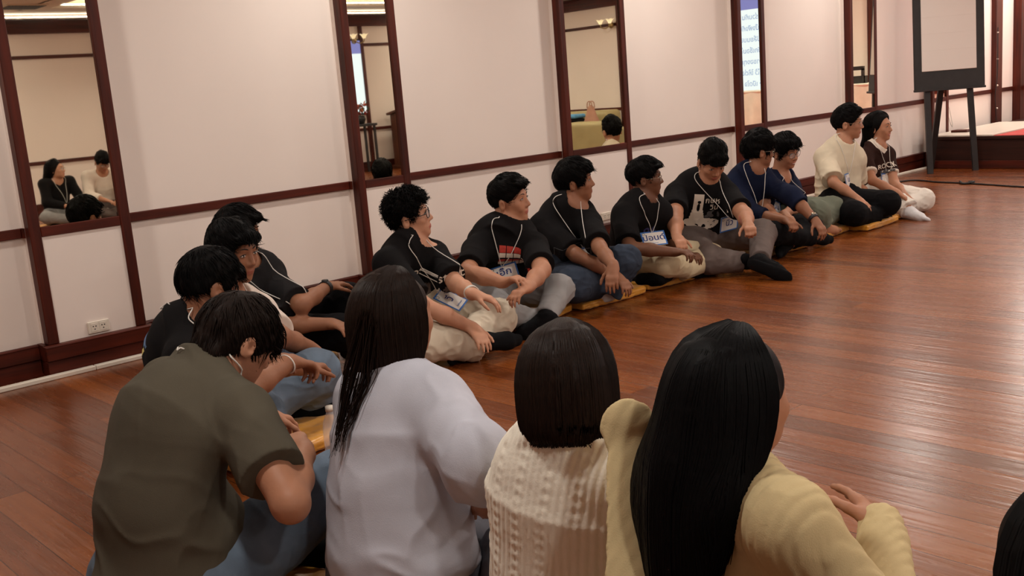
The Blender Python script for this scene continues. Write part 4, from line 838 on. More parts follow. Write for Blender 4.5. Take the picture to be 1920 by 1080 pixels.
# white cable trunking along the foot of the wall (two lengths)
c = MB().box((BX0, -.176, 0), (1.842, -.1362, .022), bev=.003).build('cable_trunking', M['plastic'], None, (0, -.155, 0)); tag(c, 'white cable trunking along the baseboard, length left of the joint under the socket', 'cable trunking', 'white cable trunking on the floor')
c = MB().box((1.845, -.176, 0), (11.16, -.1362, .022), bev=.003).build('cable_trunking', M['plastic'], None, (6, -.155, 0)); tag(c, 'white cable trunking along the baseboard, long length running to the stage', 'cable trunking', 'white cable trunking on the floor')
# wall sockets
def socket(x, z, y, label, w_=.112, h_=.062):
    o = MB().box((x - w_ / 2, y - .011, z - h_ / 2), (x + w_ / 2, y, z + h_ / 2), bev=.003).build('wall_socket', M['plastic'], None, (x, y, z)); tag(o, label, 'wall socket', 'white wall sockets')
    for s in (-1, 1):
        b = MB()
        b.box((x + s * w_ * .2 - .019, y - .0125, z - .022), (x + s * w_ * .2 + .019, y - .010, z + .022), bev=.002); k = b.build('outlet_plate', M['plastic'], o, (x, y, z))
        b = MB()
        for dx, dz in ((-.007, .006), (.007, .006), (0, -.009)): b.lathe([(.0001, -.0132), (.0032, -.0132), (.0032, -.010)], np.array([x + s * w_ * .2 + dx, y, z + dz]), 10, axis=1)
        for q in range(len(b.V)):
            pass
        b.build('outlet_holes', M['blackhole'], o, (x, y, z))
socket(1.915, .206, -.094, 'white double wall socket above the baseboard under the mirror with two people')
socket(5.87, .218, -.094, 'white wall socket behind the person turned away in the black t-shirt and dark jeans')
# stage
SX = 11.165
st = empty('stage', (SX, -2.4, 0), 'dark wooden stage with a plinth board across the end of the room', 'stage')
MB().box((SX + .03, -4.6, 0), (BX1 - .03, -.14, .325)).build('stage_body', M['darkwood'], st, (SX, -2.4, 0))
MB().box((SX + .005, -4.62, .31), (BX1 - .03, -.138, .343), bev=.004).build('top_edge', M['darkwood'], st, (SX, -2.4, 0))
MB().box((SX, -4.6, 0), (SX + .032, -.14, .085), bev=.004).build('plinth_board', M['woody'], st, (SX, -2.4, 0))
o = MB().box((SX + .03, -4.55, .343), (BX1 - .06, -.86, .349), bev=.002).build('carpet', M['red'], None, (12.5, -2.6, .343)); tag(o, 'bright red carpet laid on top of the stage', 'carpet')
o = MB().box((SX + .012, -.85, .343), (13.1, -.14, .360), bev=.003).build('white_board', M['plastic'], None, (12, -.5, .343)); tag(o, 'white painted board lying along the wall edge of the stage', 'board')
o = MB().box((11.55, -.42, .360), (11.72, -.24, .385), bev=.004).build('wooden_block', M['woody'], None, (11.63, -.33, .36)); tag(o, 'small dark red wooden block on the white stage edge behind the easel', 'block')
o = MB().box((13.25, -.98, .349), (13.33, -.90, .41), bev=.006).build('small_speaker', M['black'], None, (13.3, -.94, .349)); tag(o, 'small black box standing on the red carpet by the wall', 'speaker')
# thin cable hanging down the last post and by the flip chart, fairy lights
b = MB(); b.tube(smoothpath([(13.22, -.07, 1.5), (13.21, -.075, .95), (13.16, -.07, .70), (13.19, -.066, .55), (13.21, -.066, .37)], 24), .005, 6); o = b.build('wall_cable', M['cable'], None, (13.2, -.07, 1)); tag(o, 'thin dark cable hanging down the wood post above the stage', 'cable')
b = MB(); b.tube(smoothpath([(11.84, -.03, .78), (11.9, -.04, .6), (11.93, -.06, .45), (12.02, -.05, .40), (11.98, -.03, .6), (11.88, -.02, .76)], 30), .004, 6); o = b.build('hanging_wire', M['cord'], None, (11.9, -.03, .6)); tag(o, 'thin pale wire looped on the wall behind the easel legs', 'wire')
for z in (.52, .80, 1.12, 1.44):
    o = MB().ell(np.array([13.225, -.068, z]), np.eye(3), np.array([.012, .012, .012])).build('bulb', M['plastic'], None, (13.225, -.068, z), True); tag(o, 'tiny white bulb fixed on the wood post above the stage', 'bulb', 'bulbs down the wood post')
# floor cable
b = MB(); b.tube(smoothpath([(8.35, -.55, .008), (9.2, -.42, .008), (9.99, -.50, .008), (9.9, -.85, .008), (9.85, -1.12, .008), (9.74, -1.45, .008), (9.62, -1.80, .008), (9.3, -3.0, .008)], 60), .008, 6); b.tube(smoothpath([(9.93, -1.06, .010), (9.84, -1.10, .02), (9.78, -1.16, .010), (9.86, -1.22, .02), (9.92, -1.15, .010)], 20), .011, 6)
o = b.build('floor_cable', M['cable'], None, (9.8, -1, 0), True); tag(o, 'black cable with a taped joint lying across the floor in front of the stage', 'cable')
# flip chart easel
e = empty('flip_chart', (10.83, -.56, 0), 'black flip chart easel with blank white paper near the stage', 'flip chart'); eo = (10.83, -.56, 0)
ux = nrm([.466, -.533, 0]); un = nrm(np.cross(ux, [0, 0, 1])); un = un if un @ (CAM - np.array(eo)) > 0 else -un; bl = np.array([10.584, -.289, 0])
lean = np.array([0, 0, 1.]) - un * .06; lean /= np.linalg.norm(lean)
def ebox(name, u0, u1, z0, z1, d0, d1, m, parent=e, bev=.004):
    b = MB().box((u0, d0, z0), (u1, d1, z1), bev=bev); V = np.concatenate(b.V); P = bl + V[:, :1] * ux + V[:, 1:2] * un + np.array([0, 0, .868]) + (V[:, 2:] - .868) * lean
    return mesh_obj(name, P, b.F, m, parent, eo, False)
BWD = .71
ebox('board', 0, BWD, .868, 2.05, -.03, 0, M['black']); ebox('paper_pad', .075, BWD - .085, 1.068, 1.98, 0, .012, M['paper'])
for z in (1.28, 1.45, 1.62): ebox('paper_crease', .08, BWD - .09, z, z + .004, .010, .0135, M['paper'])
ebox('tray_lip', -.004, BWD + .004, .862, .885, -.035, .02, M['black'])
def leg(p0, p1, r=.028):
    d = nrm(np.array(p1) - p0); a = ux; b2 = np.cross(d, a); V = [];
    for p in (np.array(p0, float), np.array(p1, float)):
        for s, t_ in ((-1, -1), (1, -1), (1, 1), (-1, 1)): V.append(p + a * s * r + b2 * t_ * r * .7)
    return mesh_obj('leg', V, [(0, 3, 2, 1), (4, 5, 6, 7), (0, 1, 5, 4), (1, 2, 6, 5), (2, 3, 7, 6), (3, 0, 4, 7)], M['black'], e, eo, False)
leg((10.66, -.42, 0), bl + ux * .13 + [0, 0, .95] - un * .03); leg((11.015, -.745, 0), bl + ux * (BWD - .15) + [0, 0, .95] - un * .03); leg((11.10, -.22, 0), bl + ux * BWD * .42 + [0, 0, .98] - un * .07)
# downlights and the air vent seen in the mirrors
M['lampglow'] = mat('lamp_diffuser', (1, .93, .8), .5, emit=((1, .88, .68), 9))
for k, (x, y) in enumerate(DOWN):
    z = CEIL + .24 if RX0 < x < RX1 and RY0 < y < RY1 else CEIL
    o = MB().lathe([(.085, 0), (.115, 0), (.118, -.006), (.082, -.010), (.085, 0)], np.array([x, y, z - .001]), 28).build('downlight', M['plastic'], None, (x, y, z), True); tag(o, 'round recessed downlight with a white ring in the ceiling', 'downlight', 'downlights in the ceiling')
    MB().lathe([(.0001, -.004), (.083, -.004), (.083, 0)], np.array([x, y, z - .001]), 24).build('diffuser', M['lampglow'], o, (x, y, z), True)
v = MB().box((4.50, -9.12, CEIL - .012), (5.02, -8.60, CEIL - .001)).build('air_vent', M['ceil'], None, (4.76, -8.86, CEIL)); tag(v, 'square slatted air vent in the ceiling, seen in the mirror at the left', 'air vent')
for k in range(12): MB().box((4.53 + k * .04, -9.08, CEIL - .018), (4.555 + k * .04, -8.64, CEIL - .0125)).build('slat', M['black'], v, (4.76, -8.86, CEIL))
# projection screens (lit slides)
def emis(name, col, s): return mat(name, (0, 0, 0), .9, emit=(S(*col), s))
M['slide'] = emis('slide_white', (226, 238, 252), 1.5); M['slideband'] = emis('slide_violet', (146, 148, 226), 1.0); M['slidetext'] = emis('slide_text_blue', (158, 182, 230), 1.15); M['screenframe'] = M['black']
def screen(org, ux_, n_, W_, H_, label, band_z, lines, ts):
    ux_ = nrm(ux_); n_ = nrm(n_); org = np.array(org, float); f = lambda V: org + V[:, :1] * ux_ + V[:, 1:2] * n_ + V[:, 2:] * [0, 0, 1]
    b = MB().box((-W_ / 2 - .03, -.02, -.03), (W_ / 2 + .03, -.002, H_ + .03)); o = mesh_obj('projection_screen', f(np.concatenate(b.V)), b.F, M['black'], None, org, False); tag(o, label, 'projection screen', 'projection screens')
    b = MB().box((-W_ / 2, -.002, 0), (W_ / 2, .002, H_)); mesh_obj('slide', f(np.concatenate(b.V)), b.F, M['slide'], o, org, False)
    b = MB().box((-W_ / 2, .002, band_z), (W_ / 2, .004, H_)); mesh_obj('title_band', f(np.concatenate(b.V)), b.F, M['slideband'], o, org, False)
    for k, ln in enumerate(lines):
        V2, F = text_mesh(ln, ts); z = band_z - (k + .7) * band_z / (len(lines) + .3)
        mesh_obj('lettering', f(np.c_[V2[:, 0], np.full(len(V2), .0035), V2[:, 1] + z]), F, M['slidetext'], o, org, False)
TH = ['ทำงานร่วมกัน วางขอบมุม รับฟังกัน', 'ทุกคนนั่งฟังกันอย่างตั้งใจ ให้เกียรติ', 'แลกเปลี่ยนบอกเปิดมุมมอง เรียนรู้', 'รู้จักเชื่อมโยงให้คุณค่าพื้นที่', 'เวลาของทุกคน : วางของงาน', 'ทำไว้ ให้ต่อ เติมพลัง ร่วมทำ', '❖ เปิดใจ ก้าวไปด้วยกัน ❖']
screen((13.93, -4.45, .905), (0, -1, 0), (-1, 0, 0), 2.5, 1.56, 'lit projection screen with a violet title band on the stage wall', 1.235, TH, .105)
screen((9.80, BY0 + .03, 1.02), (-1, 0, 0), (0, 1, 0), 1.72, 1.24, 'lit projection screen beside the flowers on the wall opposite the mirrors', 1.02, TH, .09)
# draped table on the stage with a black stand
dt = empty('draped_table', (13.6, -3.85, .349), 'long table under a pleated cream cloth below the stage screen', 'table')
M['drape'] = cloth('cream_drape', (240, 238, 222), .8)
ys = np.linspace(-4.55, -2.06, 150); zs = np.linspace(.352, .90, 14); V = []
for z in zs:
    k = (1 - (z - .35) / .55)
    for y in ys: V.append((13.36 - .03 * k - (.035 * k + .006) * math.sin(y * 21 + .8 * math.sin(y * 3.7)), y, z - .05 * abs(math.sin(y * 2.6)) * (z > .5) * (z < .88) * .3))
Q = np.array([(j * 150 + i, j * 150 + i + 1, (j + 1) * 150 + i + 1, (j + 1) * 150 + i) for j in range(13) for i in range(149)]); mesh_obj('skirt', V, Q, M['drape'], dt, (13.6, -3.85, .349))
MB().box((13.35, -4.55, .885), (13.80, -2.06, .915), bev=.008).build('table_top', M['drape'], dt, (13.6, -3.85, .349)); MB().box((13.38, -4.5, .36), (13.78, -2.1, .885)).build('table_body', M['drape'], dt, (13.6, -3.85, .349))
sb = MB(); y0, y1 = -2.95, -2.55; sb.box((13.5, y0, 1.10), (13.53, y1, 1.155)); sb.box((13.5, y0, .915), (13.53, y0 + .04, 1.12)); sb.box((13.5, y1 - .04, .915), (13.53, y1, 1.12)); sb.box((13.49, y0, .915), (13.6, y1, 1.02))
o = sb.build('monitor_stand', M['black'], None, (13.5, -2.75, .915)); tag(o, 'black open monitor stand on the draped table end', 'stand')
# wall sconces with flower shades
M['petal'] = mat('frosted_petal_glass', S(238, 228, 204), .35, emit=((1, .86, .62), .55)); M['brass'] = mat('aged_brass', S(170, 150, 104), .4, metal=.8)
def sconce(x, y, z, dx, dy, label):
    o = empty('wall_sconce', (x, y, z), label, 'wall lamp', 'flower wall lamps'); c = np.array([x, y, z]); d = np.array([dx, dy, 0.]); s = np.array([-dy, dx, 0.])
    b = MB(); b.ell(c + d * .015, np.eye(3), np.array([.05, .05, .06])); b.build('back_plate', M['brass'], o, (x, y, z), True)
    for q in (-1, 1):
        b = MB(); e_ = c + d * .17 + s * q * .11 + [0, 0, .02]; b.tube(smoothpath([c + d * .02, c + d * .1 + s * q * .05 - [0, 0, .05], c + d * .16 + s * q * .1 - [0, 0, .03], e_], 14), .009, 8); b.build('arm', M['brass'], o, (x, y, z), True)
        b = MB()
        for k in range(6):
            a = k * PI / 3; u_ = np.array([math.cos(a), math.sin(a), 0]); w2 = np.array([-math.sin(a), math.cos(a), 0]); V = []
            for j in range(7):
                t = j / 6; rr = .015 + .075 * t ** 1.6; wd = .032 * math.sin(PI * (.12 + .83 * t)) ; cc = e_ + u_ * rr + np.array([0, 0, .10 * t ** .7 - .02 * t ** 4])
                for h in (-1, 0, 1): V.append(cc + w2 * h * wd + u_ * .006 * abs(h))
            V = np.array(V); V = np.concatenate([V, V - u_ * .003]); F = []
            for j in range(6):
                for i in range(2): q0 = j * 3 + i; F += [(q0, q0 + 1, q0 + 4, q0 + 3), (q0 + 21, q0 + 24, q0 + 25, q0 + 22)]
            b.add(V, F)
        b.ell(e_ + [0, 0, .045], np.eye(3), np.array([.018, .018, .03])); b.build('flower_shade', M['petal'], o, (x, y, z), True)
sconce(10.52, BY0 + .045, 2.26, 0, 1, 'flower shaped wall lamp on the wall opposite, above the second screen'); sconce(13.95, -6.99, 2.18, -1, 0, 'flower shaped wall lamp on the stage end wall, seen above the armchair')
# flowers and podium opposite
pt = empty('flower_table', (10.3, -9.62, 0), 'small dark table under the flower arrangement', 'table'); MB().box((9.9, -9.8, .80), (10.50, -9.42, .84), bev=.006).build('table_top', M['black'], pt, (10.3, -9.62, 0))
for x in (9.93, 10.44):
    for y in (-9.77, -9.48): MB().box((x, y, 0), (x + .035, y + .035, .80)).build('leg', M['black'], pt, (10.3, -9.62, 0))
fo = empty('flower_arrangement', (10.3, -9.62, .84), 'red and orange flower arrangement in front of the second screen', 'flowers'); rg = np.random.default_rng(3)
MB().lathe([(.0001, .84), (.06, .84), (.09, .92), (.07, .98), (.06, .98)], np.array([10.3, -9.62, 0]), 20).build('vase', M['black'], fo, (10.3, -9.62, .84), True)
M['petalred'] = mat('red_petals', S(150, 44, 28), .7, var=(30, .3)); M['petalorange'] = mat('orange_petals', S(196, 104, 40), .7, var=(30, .3)); M['leaf'] = mat('dark_leaves', S(40, 56, 28), .7, var=(30, .3))
for nm, m_, n in (('red_blooms', 'petalred', 16), ('orange_blooms', 'petalorange', 10), ('leaves', 'leaf', 24)):
    b = MB()
    for k in range(n):
        a, q, z = rg.uniform(0, 6.28), rg.uniform(.02, .17), rg.uniform(.98, 1.22); c = np.array([10.3 + q * math.cos(a), -9.62 + q * .7 * math.sin(a), z]); R = frame(rg.uniform(0, 360), rg.uniform(-60, 60))
        for j in range(5 if nm != 'leaves' else 1):
            t = j * 1.256; b.ell(c + (R[0] * math.cos(t) + R[2] * math.sin(t)) * .018, R, np.array([.018, .008, .018]) if nm != 'leaves' else np.array([.012, .004, .055]), n=8, m_=5)
    b.build(nm, M[m_], fo, (10.3, -9.62, .84), True)
po = empty('podium', (11.22, -9.55, 0), 'tall brown wooden podium by the wall opposite the mirrors', 'podium'); M['podium'] = wood_mat('podium_wood', S(70, 36, 24), S(104, 58, 38), .45, 2)
MB().box((10.96, -9.75, 0), (11.50, -9.35, .06), bev=.006).build('base', M['podium'], po, (11.22, -9.55, 0)); MB().box((11.0, -9.72, .06), (11.46, -9.38, .98), bev=.006).build('body', M['podium'], po, (11.22, -9.55, 0))
b = MB(); b.box((10.95, -9.77, .98), (11.51, -9.33, 1.02), rot=(np.array([11.23, -9.55, 1.0]), np.array([[1, 0, 0], [0, .98, -.18], [0, .18, .98]])), bev=.006); b.build('reading_top', M['podium'], po, (11.22, -9.55, 0))
b = MB(); bsh = Shape(); bsh.u(RBox((11.02, -9.05, .14), frame(20), (.16, .1, .14), .06)); bsh.u(RBox((11.02, -8.98, .10), frame(20), (.12, .06, .09), .04), .03); bsh.disp = lambda P: .006 * vnoise(P, 20); V, Q = bsh.mesh(.01); o = mesh_obj('backpack', V, Q, CL['blackpant'], None, (11.02, -9.05, 0)); tag(o, 'black backpack on the floor in front of the podium', 'bag')
# armchair with bags, seen in the wide mirror
M['leather'] = mat('pale_olive_leather', S(178, 164, 116), .45, bump=(60, .15), var=(5, .06)); M['pinkbag'] = mat('dusty_pink_canvas', S(176, 130, 108), .8, bump=(200, .2), var=(12, .1)); M['sky'] = mat('sky_blue_cloth', S(96, 160, 204), .8, var=(20, .15))
ac = empty('armchair', (13.2, -7.55, 0), 'pale olive leather armchair with rounded edges at the end wall', 'armchair'); ao = (13.2, -7.55, 0)
def soft(name, lo, hi, r, parent, m=M['leather']):
    lo = np.array(lo, float); hi = np.array(hi, float); s_ = Shape(); s_.u(RBox((lo + hi) / 2, np.eye(3), (hi - lo) / 2, r)); s_.disp = lambda P: .004 * vnoise(P, 7); V, Q = s_.mesh(.014); return mesh_obj(name, V, Q, m, parent, ao)
soft('backrest', (13.42, -8.4, .06), (13.86, -6.78, .735), .08, ac); soft('seat', (12.8, -8.2, .06), (13.5, -6.2, .45), .05, ac); soft('armrest', (12.62, -6.98, .05), (12.92, -6.05, .59), .07, ac); soft('armrest', (12.62, -8.4, .05), (12.92, -7.5, .59), .07, ac)
bg = Shape(); bc = np.array([13.14, -6.86, .44]); bg.u(Cone(bc + [0, 0, .10], bc + [0, 0, .34], .17, .075, flat=(np.array([1., 0, 0]), 1.4)), .03); bg.disp = lambda P: .010 * (1 - np.abs(vnoise(P * [1, 1, .25], 26))) ** 2; V, Q = bg.mesh(.008); o = mesh_obj('tote_bag', V, Q, M['pinkbag'], None, (13.14, -6.86, .45)); tag(o, 'dusty pink drawstring bag with looped handles on the armchair', 'bag')
b = MB()
for s in (-1, 1): b.tube(smoothpath([bc + [.03 * s, -.06, .36], bc + [.03 * s, -.04, .46], bc + [.03 * s, .04, .46], bc + [.03 * s, .06, .36]], 16), .009, 8)
b.build('handles', M['pinkbag'], o, (13.14, -6.86, .45), True)
o = soft('backpack', (12.98, -7.50, .45), (13.32, -7.10, .64), .08, None, CL['blackpant']); o.location = ao; tag(o, 'black bag lying on the armchair seat beside the pink bag', 'bag')
o = soft('folded_jacket', (13.0, -7.48, .635), (13.3, -7.12, .71), .035, None, M['sky']); o.location = ao; tag(o, 'sky blue folded jacket on top of the black bag on the armchair', 'jacket')
# ------------------------------------------------------------------ hair cuts
HS = dict(
 curly=dict(t=.006, top=.024, curl=True, rough=.010, freq=44, locks=1000, len=.026, lw=1.0, lift=.002, mess=.9, vol=[((0, -.07, .08), (.07, .04, .05))], fringe=[((0, .062, .104), (.064, .032, .026))], nape=(-.10, -.085), burn=(.016, -.02)),
 swept=dict(side=.002, t=.006, top=.030, flow=(0, .9, .1), fringe=[((0, .066, .104), (.062, .036, .022)), ((0, .086, .096), (.054, .018, .016))], burn=(.022, -.015), nape=(-.085, -.06), len=.04),
 fluffy=dict(side=.012, t=.014, top=.028, flow=(0, .5, -.1), fringe=[((0, .084, .082), (.062, .026, .026)), ((0, .06, .105), (.066, .04, .03))], burn=(.034, -.03), nape=(-.088, -.092), len=.045, mess=.9, locks=600),
 sidepart=dict(side=.003, t=.010, top=.022, flow=(.5, .5, 0), fringe=[((0, .075, .092), (.066, .032, .022))], vol=[((0, -.07, .06), (.072, .05, .06))], burn=(.020, -.012), nape=(-.095, -.055), len=.04),
 quiff=dict(side=.002, t=.006, top=.046, flow=(0, .6, .3), fringe=[((0, .080, .090), (.060, .030, .044)), ((0, .092, .066), (.052, .018, .020))], vol=[((0, .0, .115), (.070, .085, .045))], burn=(.018, -.012), nape=(-.085, -.05), len=.035),
 messy=dict(side=.014, t=.018, top=.034, flow=(0, .3, 0), fringe=[((0, .082, .088), (.064, .028, .028))], burn=(.030, -.020), nape=(-.09, -.09), len=.05, mess=1.3, locks=700, rough=.009),
 neat=dict(side=.004, t=.008, top=.030, flow=(0, .6, .2), fringe=[((0, .066, .108), (.058, .030, .024))], burn=(.020, -.020), nape=(-.088, -.075), len=.035),
 fall=dict(side=.005, t=.009, top=.022, flow=(.2, .8, -.1), fringe=[((.0, .082, .088), (.058, .026, .026))], burn=(.022, -.012), nape=(-.088, -.070), len=.055, mess=.7, locks=600),
 bowl=dict(side=.010, t=.010, top=.020, flow=(0, .4, -.2), fringe=[((0, .080, .080), (.064, .026, .030))], burn=(.040, .012), nape=(-.100, -.030), len=.05, mess=.5, locks=650),
 mop=dict(side=.009, t=.010, top=.016, flow=(0, .4, -.3), fringe=[((0, .088, .064), (.060, .022, .040))], burn=(.026, -.030), nape=(-.088, -.112), len=.06, mess=.7, locks=900, vol=[((0, -.078, -.03), (.058, .028, .05))]))
g_ = lambda a, c, w_: math.exp(-((a - c) / w_) ** 2)
sh_ = 'short'
# the row along the mirror wall, from the curly haired one to the far end
P = person
E_ = P('E', 'person with curly black hair and dark glasses in a lettered black t-shirt', (-44, 8, 4), HS['curly'], dict(m=CL['blacktee'], sleeve=sh_, ad=.026, t=.82), dict(m=CL['ivory'], ad=.030, wide=1.35, fold=.010, cut=.95), 'fair', hs=1.01, glasses=dict(r=.0021), h=.0048)
F_ = P('F', 'smiling person in a black t-shirt with red and white print and grey jeans', (-66, 1, 5), HS['swept'], dict(m=CL['blacktee'], sleeve=sh_, ad=.020, t=.80), dict(m=CL['greyjeans'], name='jeans', ad=.010), 'light', hs=1.02, g=1.10, smile=1, h=.0048, curlR=.9, curlL=.8)
G_ = P('G', 'person in a plain black t-shirt and dark blue jeans reaching to the cushion edge', (-50, 2, 4), HS['fluffy'], dict(m=CL['blacktee'], sleeve=sh_, ad=.026, t=.85), dict(m=CL['darkjeans'], name='jeans', ad=.030, wide=1.5, fold=.009), 'tan', hs=1.00, feet=('sock', 'wsock'), curlR=.7)
H_ = P('H', 'person in thin gold glasses, black t-shirt and cream cropped trousers holding fingers together', (-52, -1, 3), HS['sidepart'], dict(m=CL['blacktee'], sleeve=sh_, ad=.026, t=.82), dict(m=CL['khaki'], ad=.022, cut=.62), 'brown', hs=0.96, glasses=dict(r=.0011, m=M['gold']), curlR=1.1, curlL=1.0)
I_ = P('I', 'heavy built person looking down, black t-shirt with a white picture print and taupe trousers', (-120, -35, 0), HS['quiff'], dict(m=CL['blacktee'], sleeve=sh_, ad=.018, t=.74), dict(m=CL['taupe'], ad=.012), 'light', hs=1.04, g=1.22, feet=('sock', 'shoe'), curlR=.8, curlL=1.5)
J_ = P('J', 'person in a navy long sleeved shirt and black trousers leaning forward', (-34, -6, 3), HS['messy'], dict(m=CL['navy'], sleeve='long', t=.36, ad=.022, cuffr=.86), dict(m=CL['blackpant']), 'tan', hs=1.00, glasses=dict(r=.0012, m=M['gold']), curlR=1.4, curlL=.7)
K_ = P('K', 'grinning person with thin glasses in a dark t-shirt, half hidden behind the navy shirt', (-98, -14, 8), HS['fluffy'], dict(m=CL['navy'], sleeve=sh_, ad=.022), dict(m=CL['sage'], ad=.032, cut=.86), 'light', hs=1.00, smile=2, feet=('bare', 'bare'), glasses=dict(r=.0012, m=M['rim']))
L_ = P('L', 'person in a plain cream t-shirt with clear glasses and black trousers', (-66, -3, 2), HS['neat'], dict(m=CL['cream'], sleeve=sh_, ad=.030, t=.86, fold=.010, wide=1.1), dict(m=CL['blackpant'], ad=.03), 'light', hs=1.08, glasses=dict(r=.0013, m=M['gold']), curlR=.5)
M_ = P('M', 'smiling person in a brown t-shirt with cream trim and white trousers', (-86, 0, 3), dict(long=True, ang=(-150, 88), lenf=lambda a: .04 + .20 * g_(a, -20, 40), gr=.017, drift=(0, .12, 0), line=(.072, .104), burn=(.012, -.03), locks=300, guides=17), dict(m=CL['brown'], trim=CL['trim'], sleeve=sh_, t=.70, ad=.012, neck=1.12), dict(m=CL['whitep'], ad=.022, wide=1.4, fold=.010), 'light', hs=0.98, g=.9, feet=('wsock', 'wsock'), smile=2, lips=(170, 90, 80), curlR=.9, curlL=.9)
# the side of the ring at the left
D_ = P('D', 'person in a charcoal t-shirt by the wall, hand resting on a raised knee', (-18, -6, 3), HS['fall'], dict(m=CL['charcoal'], sleeve=sh_, ad=.026, t=.84), dict(m=CL['blackpant'], ad=.02), 'tan', hs=0.99, h=.0048, curlL=.45, curlR=.6)
C_ = P('C', 'person in a white t-shirt looking back towards the camera with swept black hair', (-72, -9, 2), HS['fall'], dict(m=CL['white'], sleeve=sh_, ad=.024, t=.8), dict(m=CL['darkjeans'], name='jeans'), 'tan', hs=1.00, h=.0044, curlL=.9, curlR=.9)
B_ = P('B', 'person in a black t-shirt with a yellow and blue back print and bowl cut', (-2, -20, -2), HS['bowl'], dict(m=CL['blacktee'], sleeve=sh_, ad=.028, t=.85), dict(m=CL['jeans'], name='jeans', ad=.030, wide=1.5, fold=.009), 'tan', hs=1.00, h=.0046, slouch=.06, eyes=False, curlR=1.0, curlL=.9)
A_ = P('A', 'person in an olive green t-shirt and light blue jeans seen from behind, head bent', (2, -34, -4), HS['mop'], dict(m=CL['olive'], sleeve=sh_, hem=-.13, low=True, ad=.026, t=.68, fold=.007, wide=1.1, h=.0046), dict(m=CL['jeans'], name='jeans', ad=.020), 'light', hs=.95, g=1.0, h=.004, slouch=.075, haircol='soft', curlR=1.0, curlL=.6)
# the front row, backs to the camera
N_ = P('N', 'person in a pale blue-grey sweatshirt with long brown hair, seen from behind', (4, 0, 0), dict(long=True, mass=.04, ang=(-92, 100), lenf=lambda a: .030, drift=(-.12, -.02, 0), flare=.02, locks=520, jit=.02, nopush=.085, h=.0042, line=(.084, .10)), dict(m=CL['greyblue'], name='sweatshirt', sleeve='long', t=.30, ad=.040, cuffr=.80, cuff=.062, hem=-.055, band=True, fold=.008, blouse=True, h=.0046), dict(m=CL['slate'], name='jeans', ad=.014), 'light', hs=.91, g=.95, h=.0042, eyes=False, haircol='brown', slouch=.005)
O_ = P('O', 'person in a cream cable knit sweater with straight brown hair, seen from behind', (44, -14, 0), dict(long=True, ang=(-98, 98), lenf=lambda a: .004 + .035 * g_(a, 80, 40), locks=520, jit=.005, nopush=.085, h=.0038, flare=.0), dict(m=CL['knit'], name='sweater', sleeve=sh_, t=.86, ad=.026, rib=.015, cable=True, hem=-.09, fold=.004, h=.0036, neck=.95), dict(m=CL['slate'], name='jeans'), 'light', hs=.88, g=.9, h=.004, eyes=False, haircol='brown', slouch=.0, curlR=1.0)
Q_ = P('Q', 'person in a beige ribbed cardigan with very long black hair, gesturing with one hand', (-6, 0, 0), dict(long=True, ang=(-100, 88), lenf=lambda a: .10 + .36 * g_(a, -14, 50), gr=.02, drift=(-.12, -.10, 0), locks=620, jit=.008, h=.0040, flare=-.30, wisps=(70, (-100, -60))), dict(m=CL['beige'], name='cardigan', sleeve='long', t=.97, ad=.026, rib=.018, groove=.003, extra=[('fpA', 'fpB', .036, .046, (-.66, -.73, .2), 4.5), ('fpA', 'shL', .045, .05, (-.66, -.73, .2), 2.5)], hem=-.10, fold=.006, h=.004, cuffr=.62, cuff=.040), dict(m=CL['blackpant']), 'light', hs=.93, g=.84, h=.004, eyes=False, curlR=.25, curlL=.9, nR=(-.5, .3, -.6), haircol='jet', slouch=0)
U_p = P('U', 'person with dark brown hair only just in frame at the bottom right corner', (60, 0, 0), dict(long=True, ang=(-98, 98), lenf=lambda a: .25, gr=.024, locks=420, jit=.008, h=.0045, wisps=(26, (-100, -60))), dict(m=CL['charcoal'], sleeve='long', t=.9), dict(m=CL['blackpant']), 'light', hs=0.99, g=.95, h=.006, eyes=False)
# two people across the room, seen in the first mirror
S_ = P('S', 'long haired person in a black cardigan across the room, seen in the mirror', (46, 4, 0), dict(long=True, ang=(-96, 96), lenf=lambda a: .28, gr=.02, locks=260, line=(.076, .10), burn=(.012, -.03)), dict(m=CL['blacktee'], name='cardigan', sleeve='long', t=.95, ad=.022, vneck=.12), dict(m=CL['greyjeans'], name='jeans'), 'fair', hs=0.99, g=.92, h=.0062, glasses=dict(r=.0012, m=M['gold']))
T_ = P('T', 'person in a cream sweater looking down across the room, seen in the mirror', (88, -30, 0), HS['quiff'], dict(m=CL['white'], name='sweater', sleeve='long', t=.7, ad=.026), dict(m=CL['taupe']), 'light', hs=1.01, g=1.05, h=.0062, glasses=dict(r=.0012, m=M['rim']))
# worn details
band(E_, 'L', 'bracelet', CL['whitep'], .90, .031, .020); band(J_, 'L', 'watch', M['strap'], .93, .031, .022, M['gold']); band(D_, 'L', 'watch', M['strap'], .93, .031, .022, M['strap'])
band(B_, 'R', 'bracelet', M['cord'], .93, .030, .004); band(A_, 'L', 'watch', M['gold'], .93, .030, .012); band(T_, 'R', 'watch', M['strap'], .93, .031, .022, M['strap'])
